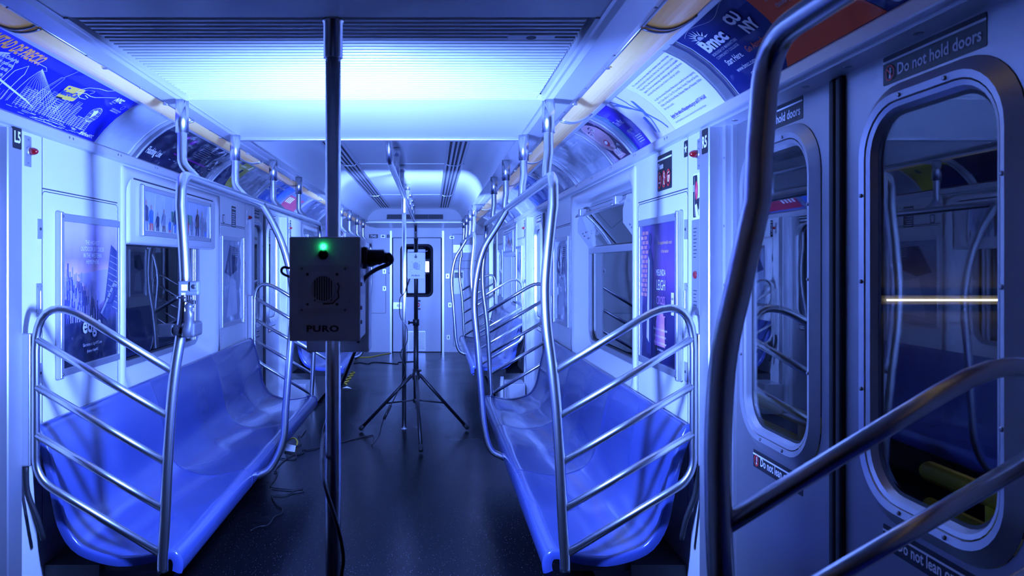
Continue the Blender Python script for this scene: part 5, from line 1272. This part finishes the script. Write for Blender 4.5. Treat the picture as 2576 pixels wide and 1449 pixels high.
mb = ML(M['black']); mb.lathe((TX, TY, 0.30), (0, 0, 1), [(0, 0.022), (0.01, 0.026), (0.03, 0.026), (0.04, 0.022)], 16); mb.build('brace_collar', t)
feet = [(-0.405, 6.62), (0.563, 6.63), (0.178, 5.86)]
fR = 0.55
for (fx, fy) in ((-0.385, 6.56), (0.570, 6.60), (0.165, 5.79)):
    dv = Vector((fx - TX, fy - TY, 0)); u = dv.normalized(); top = Vector((TX, TY, 0.535)) + u * 0.04; ft = Vector((fx, fy, 0.022))
    mb = ML(M['black']); mb.tube([top, ft], 0.0150, 12); lg = mb.build('leg', t)
    dd = (ft - top).normalized()
    mb = ML(M['rubber']); mb.tube([ft - dd * 0.05, ft - dd * 0.01, ft + dd * 0.004], [0.019, 0.020, 0.018], 12); mb.build('rubber_foot', lg)
    mid = top.lerp(ft, 0.52)
    mb = ML(M['black']); a0 = Vector((TX, TY, 0.32)) + u * 0.025; n_ = Vector((-u.y, u.x, 0)) * 0.008
    mb.tube([a0 + n_, mid + n_], 0.006, 8); mb.tube([a0 - n_, mid - n_], 0.006, 8); mb.build('brace', lg)

# ---------------------------------------------------------------- cables and litter on the floor
def fl(px, py, z=0.006): s_ = (py - 665) / (CZ - z); return (0.25 + (px - 1086) / s_, 1850 / s_, z)
R5 = 0.0042
c1 = [(0.06, 6.22, 1.365), (0.02, 6.28, 1.25), (-0.032, 6.50, 1.18), (-0.03, 6.58, 1.02), (0.027, 6.56, 0.93), (0.030, 6.54, 0.80), (-0.028, 6.50, 0.70), (0.02, 6.45, 0.58), (-0.01, 6.38, 0.46), (-0.09, 6.30, 0.30), (-0.16, 6.22, 0.17), (-0.19, 6.14, 0.06), (-0.24, 6.04, 0.010)] + [fl(*p) for p in ((940, 1096), (925, 1097), (890, 1104), (865, 1111), (848, 1112), (815, 1120), (795, 1128), (770, 1132), (762, 1130), (764, 1138), (745, 1143), (728, 1138), (716, 1137))]
mb = ML(M['black']); mb.tube(catmull(c1, 5), R5, 8)
tag(mb.build('power_cable'), 'thin black cable running from the tripod lamp across the floor to the left bench', 'cable', 'black power cables')
mb = ML(M['black']); mb.tube([(-0.10, 6.29, 0.285), (-0.155, 6.225, 0.18)], 0.013, 12)
c2 = [fl(*p) for p in ((770, 1080), (757, 1098), (750, 1094), (755, 1105), (757, 1117), (742, 1123), (728, 1132), (700, 1139), (690, 1150), (735, 1155), (745, 1150), (740, 1143), (712, 1160), (690, 1185), (698, 1188), (692, 1205), (680, 1221), (690, 1228), (735, 1232), (760, 1229), (762, 1236), (740, 1238), (715, 1246), (685, 1246), (690, 1262), (697, 1272), (710, 1280), (708, 1292), (690, 1300), (675, 1320), (650, 1325), (630, 1335))]
mb2 = ML(M['black']); mb2.tube(catmull(c2, 4), 0.0035, 8)
tag(mb.build('cable_connector'), 'small black inline connector on the cable beside the tripod leg', 'connector')
tag(mb2.build('power_cable'), 'tangled black cable on the dark floor beside the near left bench', 'cable', 'black power cables')
c3 = [fl(*p) for p in ((1045, 909), (1003, 911), (1001, 915), (985, 914), (942, 911), (925, 915), (907, 912), (890, 914))]
mb = ML(M['black']); mb.tube(catmull(c3, 4), 0.006, 8); tag(mb.build('power_cable'), 'black cable lying on the floor near the end wall', 'cable', 'black power cables')
c4 = [fl(*p) for p in ((984, 888), (955, 893), (930, 898), (905, 899), (893, 903), (890, 908))]
mb = ML(M['yellowcable']); mb.tube(catmull(c4, 4), 0.006, 8); tag(mb.build('extension_cord'), 'yellow extension cord on the floor near the end door', 'cord', 'yellow cords')
pts = [Vector(fl(890, 934)).lerp(Vector(fl(866, 966)), k / 9) + Vector(((0.03 if k % 2 else -0.03), 0, 0.0)) for k in range(10)]
mb = ML(M['yellowcable']); mb.tube(catmull(pts, 3), 0.006, 8); tag(mb.build('extension_cord'), 'zigzag yellow cord on the floor left of the aisle by the middle door', 'cord', 'yellow cords')
mb = ML(M['white']); p = Vector(fl(872, 977)); mb.add([p + Vector(q) for q in ((-.05, 0, 0.004), (0, .03, 0.02), (.06, -.02, 0.004), (.0, -.04, 0.012))], [(0, 1, 2, 3)]); mb.add([p + Vector(q) for q in ((-.05, 0, 0.002), (0, .03, 0.018), (.06, -.02, 0.002), (.0, -.04, 0.010))], [(0, 1, 2, 3)])
tag(mb.build('paper_scrap'), 'small white paper scrap on the floor left of the aisle', 'paper')
mb = ML(M['yellowcable']); b0 = Vector(fl(733, 1118)); mb.tube(catmull([b0 + Vector(q) for q in ((-0.05, 0, 0.0), (-0.02, 0.02, 0.035), (0.02, 0.01, 0.05), (0.05, -0.01, 0.03), (0.05, -0.03, 0.0))], 5), 0.006, 8)
tag(mb.build('extension_cord'), 'yellow cord loop behind the white tag beside the left bench', 'cord', 'yellow cords')
b0 = Vector(fl(732, 1137)); mb = ML(M['white']); tg = [b0 + Vector(q) for q in ((-0.045, -0.005, 0.012), (0.03, 0.0, 0.0), (0.035, 0.02, 0.045), (-0.04, 0.015, 0.062))]
mb.loops([tg, [q + Vector((0, 0.002, 0.0)) for q in tg]], cap0=True, cap1=True)
mb.use(M['print_grey'])
for k in range(4):
    q0 = tg[0].lerp(tg[3], 0.2 + k * 0.2); q1 = tg[1].lerp(tg[2], 0.2 + k * 0.2); mb.tube([q0.lerp(q1, 0.1) + Vector((0, -0.001, 0)), q0.lerp(q1, 0.85) + Vector((0, -0.001, 0))], 0.0012, 4)
tag(mb.build('cable_tag'), 'white printed tag on the cords beside the near left bench', 'tag')

# ---------------------------------------------------------------- action camera clamped to the near left rail
S_ = 730.0; yc_ = 1850 / S_
def q_(px, py, dy=0.0): v = wp(px, py, S_); return (v[0], yc_ + dy, v[2])
t = thing('action_camera', q_(473, 745), 'small grey action camera with white screen clamped on the near left rail', 'camera')
gm = mat('camera_grey', (0.06, 0.065, 0.08), rough=0.5)
x0, _, z1 = q_(447, 707); x1, _, z0 = q_(499, 743)
mb = ML(gm); mb.bbox(x0, x1, yc_, yc_ + 0.030, z0, z1, 0.006, 3); mb.build('body', t)
a_, _, b_ = q_(456, 731); c_, _, d_ = q_(471, 716)
mb = ML(M['white']); mb.bbox(a_, c_, yc_ - 0.0012, yc_ + 0.001, b_, d_, 0.001, 1); mb.build('front_screen', t)
a_, _, b_ = q_(478, 733); c_, _, d_ = q_(499, 709)
mb = ML(gm); mb.bbox(a_, c_, yc_ - 0.008, yc_ + 0.002, b_, d_, 0.004, 3); ln = mb.build('lens_cover', t)
mb = ML(M['black']); mb.lathe(((a_ + c_) / 2, yc_ - 0.008, (b_ + d_) / 2), (0, -1, 0), [(0, 0.008), (0.001, 0.008), (0.0012, 0.003)], 16); mb.build('lens', ln)
mb = MB(); a = Art(); a.text(M['white'], 'GoPro', 0, 0, 0.0055, 1.0, 0.02); a.rect(M['white'], 0, -0.004, 0.0135, -0.0015, 1); u0 = q_(456, 739); a.put(mb, lambda u, v, off: (u0[0] + u, yc_ - off, u0[2] + v), step=0.0004); mb.build('lettering', t)
mb = ML(M['black']); mb.tube([q_(438, 749, 0.012), q_(481, 750, 0.012)], 0.003, 8); mb.lathe(q_(446, 749, 0.012), (-1, 0, 0), [(0, 0.0065), (0.012, 0.0065)], 12)
for px in (466, 471, 476): v = q_(px, 750); mb.bbox(v[0] - 0.002, v[0] + 0.002, yc_ + 0.006, yc_ + 0.018, v[2] - 0.014, v[2] + 0.012, 0.001, 1)
v = q_(481, 760); mb.bbox(v[0] - 0.014, v[0] + 0.010, yc_ + 0.004, yc_ + 0.022, v[2] - 0.008, v[2] + 0.006, 0.002)
mb.build('mount_bolt', t)
mb = ML(mat('arm_black', (0.03, 0.03, 0.035), rough=0.4, coat=0.2))
mb.tube([q_(474, 762, 0.012), q_(473, 772, 0.013), q_(471, 780, 0.015), q_(473, 790, 0.016), q_(472, 800, 0.018), q_(471, 815, 0.02), q_(467, 830, 0.022), q_(464, 848, 0.024)], [0.010, 0.016, 0.011, 0.017, 0.014, 0.016, 0.019, 0.018], 14)
mb.bbox(q_(452, 0)[0], q_(486, 0)[0], yc_ + 0.012, yc_ + 0.11, q_(0, 850)[2], q_(0, 812)[2], 0.010, 3); mb.build('clamp_arm', t)
v0 = q_(386, 850); v1 = q_(428, 817); mb = ML(M['black']); mb.bbox(v0[0], v1[0], yc_ + 0.03, yc_ + 0.06, v0[2], v1[2], 0.008, 3); mb.use(M['black']); mb.lathe((v1[0], yc_ + 0.045, (v0[2] + v1[2]) / 2), (1, 0, 0), [(0, 0.02), (0.018, 0.018), (0.035, 0.02)], 14); mb.build('battery_pack', t)

# ---------------------------------------------------------------- outside the car
for s in (-1, 1):
    mb = ML(M['outside']); mb.box(s * 3.6, s * 3.7, -4, 15, -1.0, 3.2)
    tag(mb.build('wall_%s' % ('outside_left' if s < 0 else 'outside_right')), 'dark wall beyond the %s windows of the car' % SN[s], 'wall', kind='structure')
mb = ML(M['outside']); mb.box(-3.7, -1.45, -4, 15, -1.05, -1.0); mb.box(1.45, 3.7, -4, 15, -1.05, -1.0); tag(mb.build('floor_outside'), 'dark ground outside the car', 'ground', kind='structure')
mb = ML(M['outside']); mb.box(-1.2, 1.2, 14.2, 14.3, -0.5, 2.6); tag(mb.build('wall_outside_end'), 'dark wall beyond the end door', 'wall', kind='structure')
def railing(y0, y1, lab):
    t = thing('yellow_railing', (2.0, (y0 + y1) / 2, -1.0), lab, 'railing', 'yellow tube railings outside')
    mb = ML(M['yellow']); mb.tube([(2.0, y0, 0.765), (2.0, y1, 0.765)], 0.035, 16)
    for (y, q) in ((y0, -1), (y1, 1)): mb.lathe((2.0, y, 0.765), (0, q, 0), [(0, 0.035), (0.015, 0.028), (0.025, 0.01)], 16)
    mb.build('top_tube', t)
    mb = ML(M['yellow']); mb.tube([(2.0, y0, 0.645), (2.0, y1, 0.645)], 0.028, 16); mb.build('lower_tube', t)
    for y in (y0 + 0.3, y1 - 0.3): mb = ML(M['yellow']); mb.tube([(2.0, y, -1.0), (2.0, y, 0.765)], 0.026, 12); mb.build('post', t)
railing(0.3, 2.58, 'thick yellow tube railing outside the nearest right door window'); railing(3.15, 5.0, 'farther yellow tube railing outside the right side of the car')
# service cabinet with a warm fluorescent tube
mb = ML(M['outside']); mb.box(2.62, 3.59, 4.059, 4.5, -1.0, 2.4); tag(mb.build('service_cabinet'), 'dark cabinet standing outside beyond the right windows', 'cabinet')
t = thing('tube_lamp', (3.2, 4.02, 1.29), 'warm horizontal fluorescent tube lamp outside the nearest right door', 'lamp', 'warm tube lamps outside')
mb = ML(M['dark']); mb.box(2.70, 3.56, 4.03, 4.059, 1.27, 1.32); mb.build('housing', t)
mb = ML(M['tubelight']); mb.tube([(2.74, 4.015, 1.295), (3.54, 4.015, 1.295)], 0.005, 10); mb.build('tube', t)

# ---------------------------------------------------------------- camera, world and light
cam = bpy.data.cameras.new('camera'); co = bpy.data.objects.new('camera', cam); COL.objects.link(co)
co.location = (CX, 0, CZ); co.rotation_euler = (pi / 2, 0, 0)
cam.sensor_width = 36.0; cam.lens = 36.0 * F / 2576; cam.clip_start = 0.02
cam.shift_x = (1288 - VX) / 2576; cam.shift_y = -(724.5 - VY) / 2576
cam.dof.use_dof = True; cam.dof.focus_distance = 3.6; cam.dof.aperture_fstop = 7.0
scene.camera = co
w = bpy.data.worlds.new('night'); scene.world = w; w.use_nodes = True
w.node_tree.nodes['Background'].inputs[0].default_value = (0.03, 0.05, 0.16, 1); w.node_tree.nodes['Background'].inputs[1].default_value = 0.25
UV1, UV2 = 3200.0, 2600.0
M['uv'].node_tree.nodes['Principled BSDF'].inputs['Emission Strength'].default_value = UV1
M['uv_far'].node_tree.nodes['Principled BSDF'].inputs['Emission Strength'].default_value = UV2
vs = scene.view_settings; vs.view_transform = 'Standard'; vs.look = 'None'; vs.exposure = 0.0; vs.gamma = 1.0; vs.use_curve_mapping = False
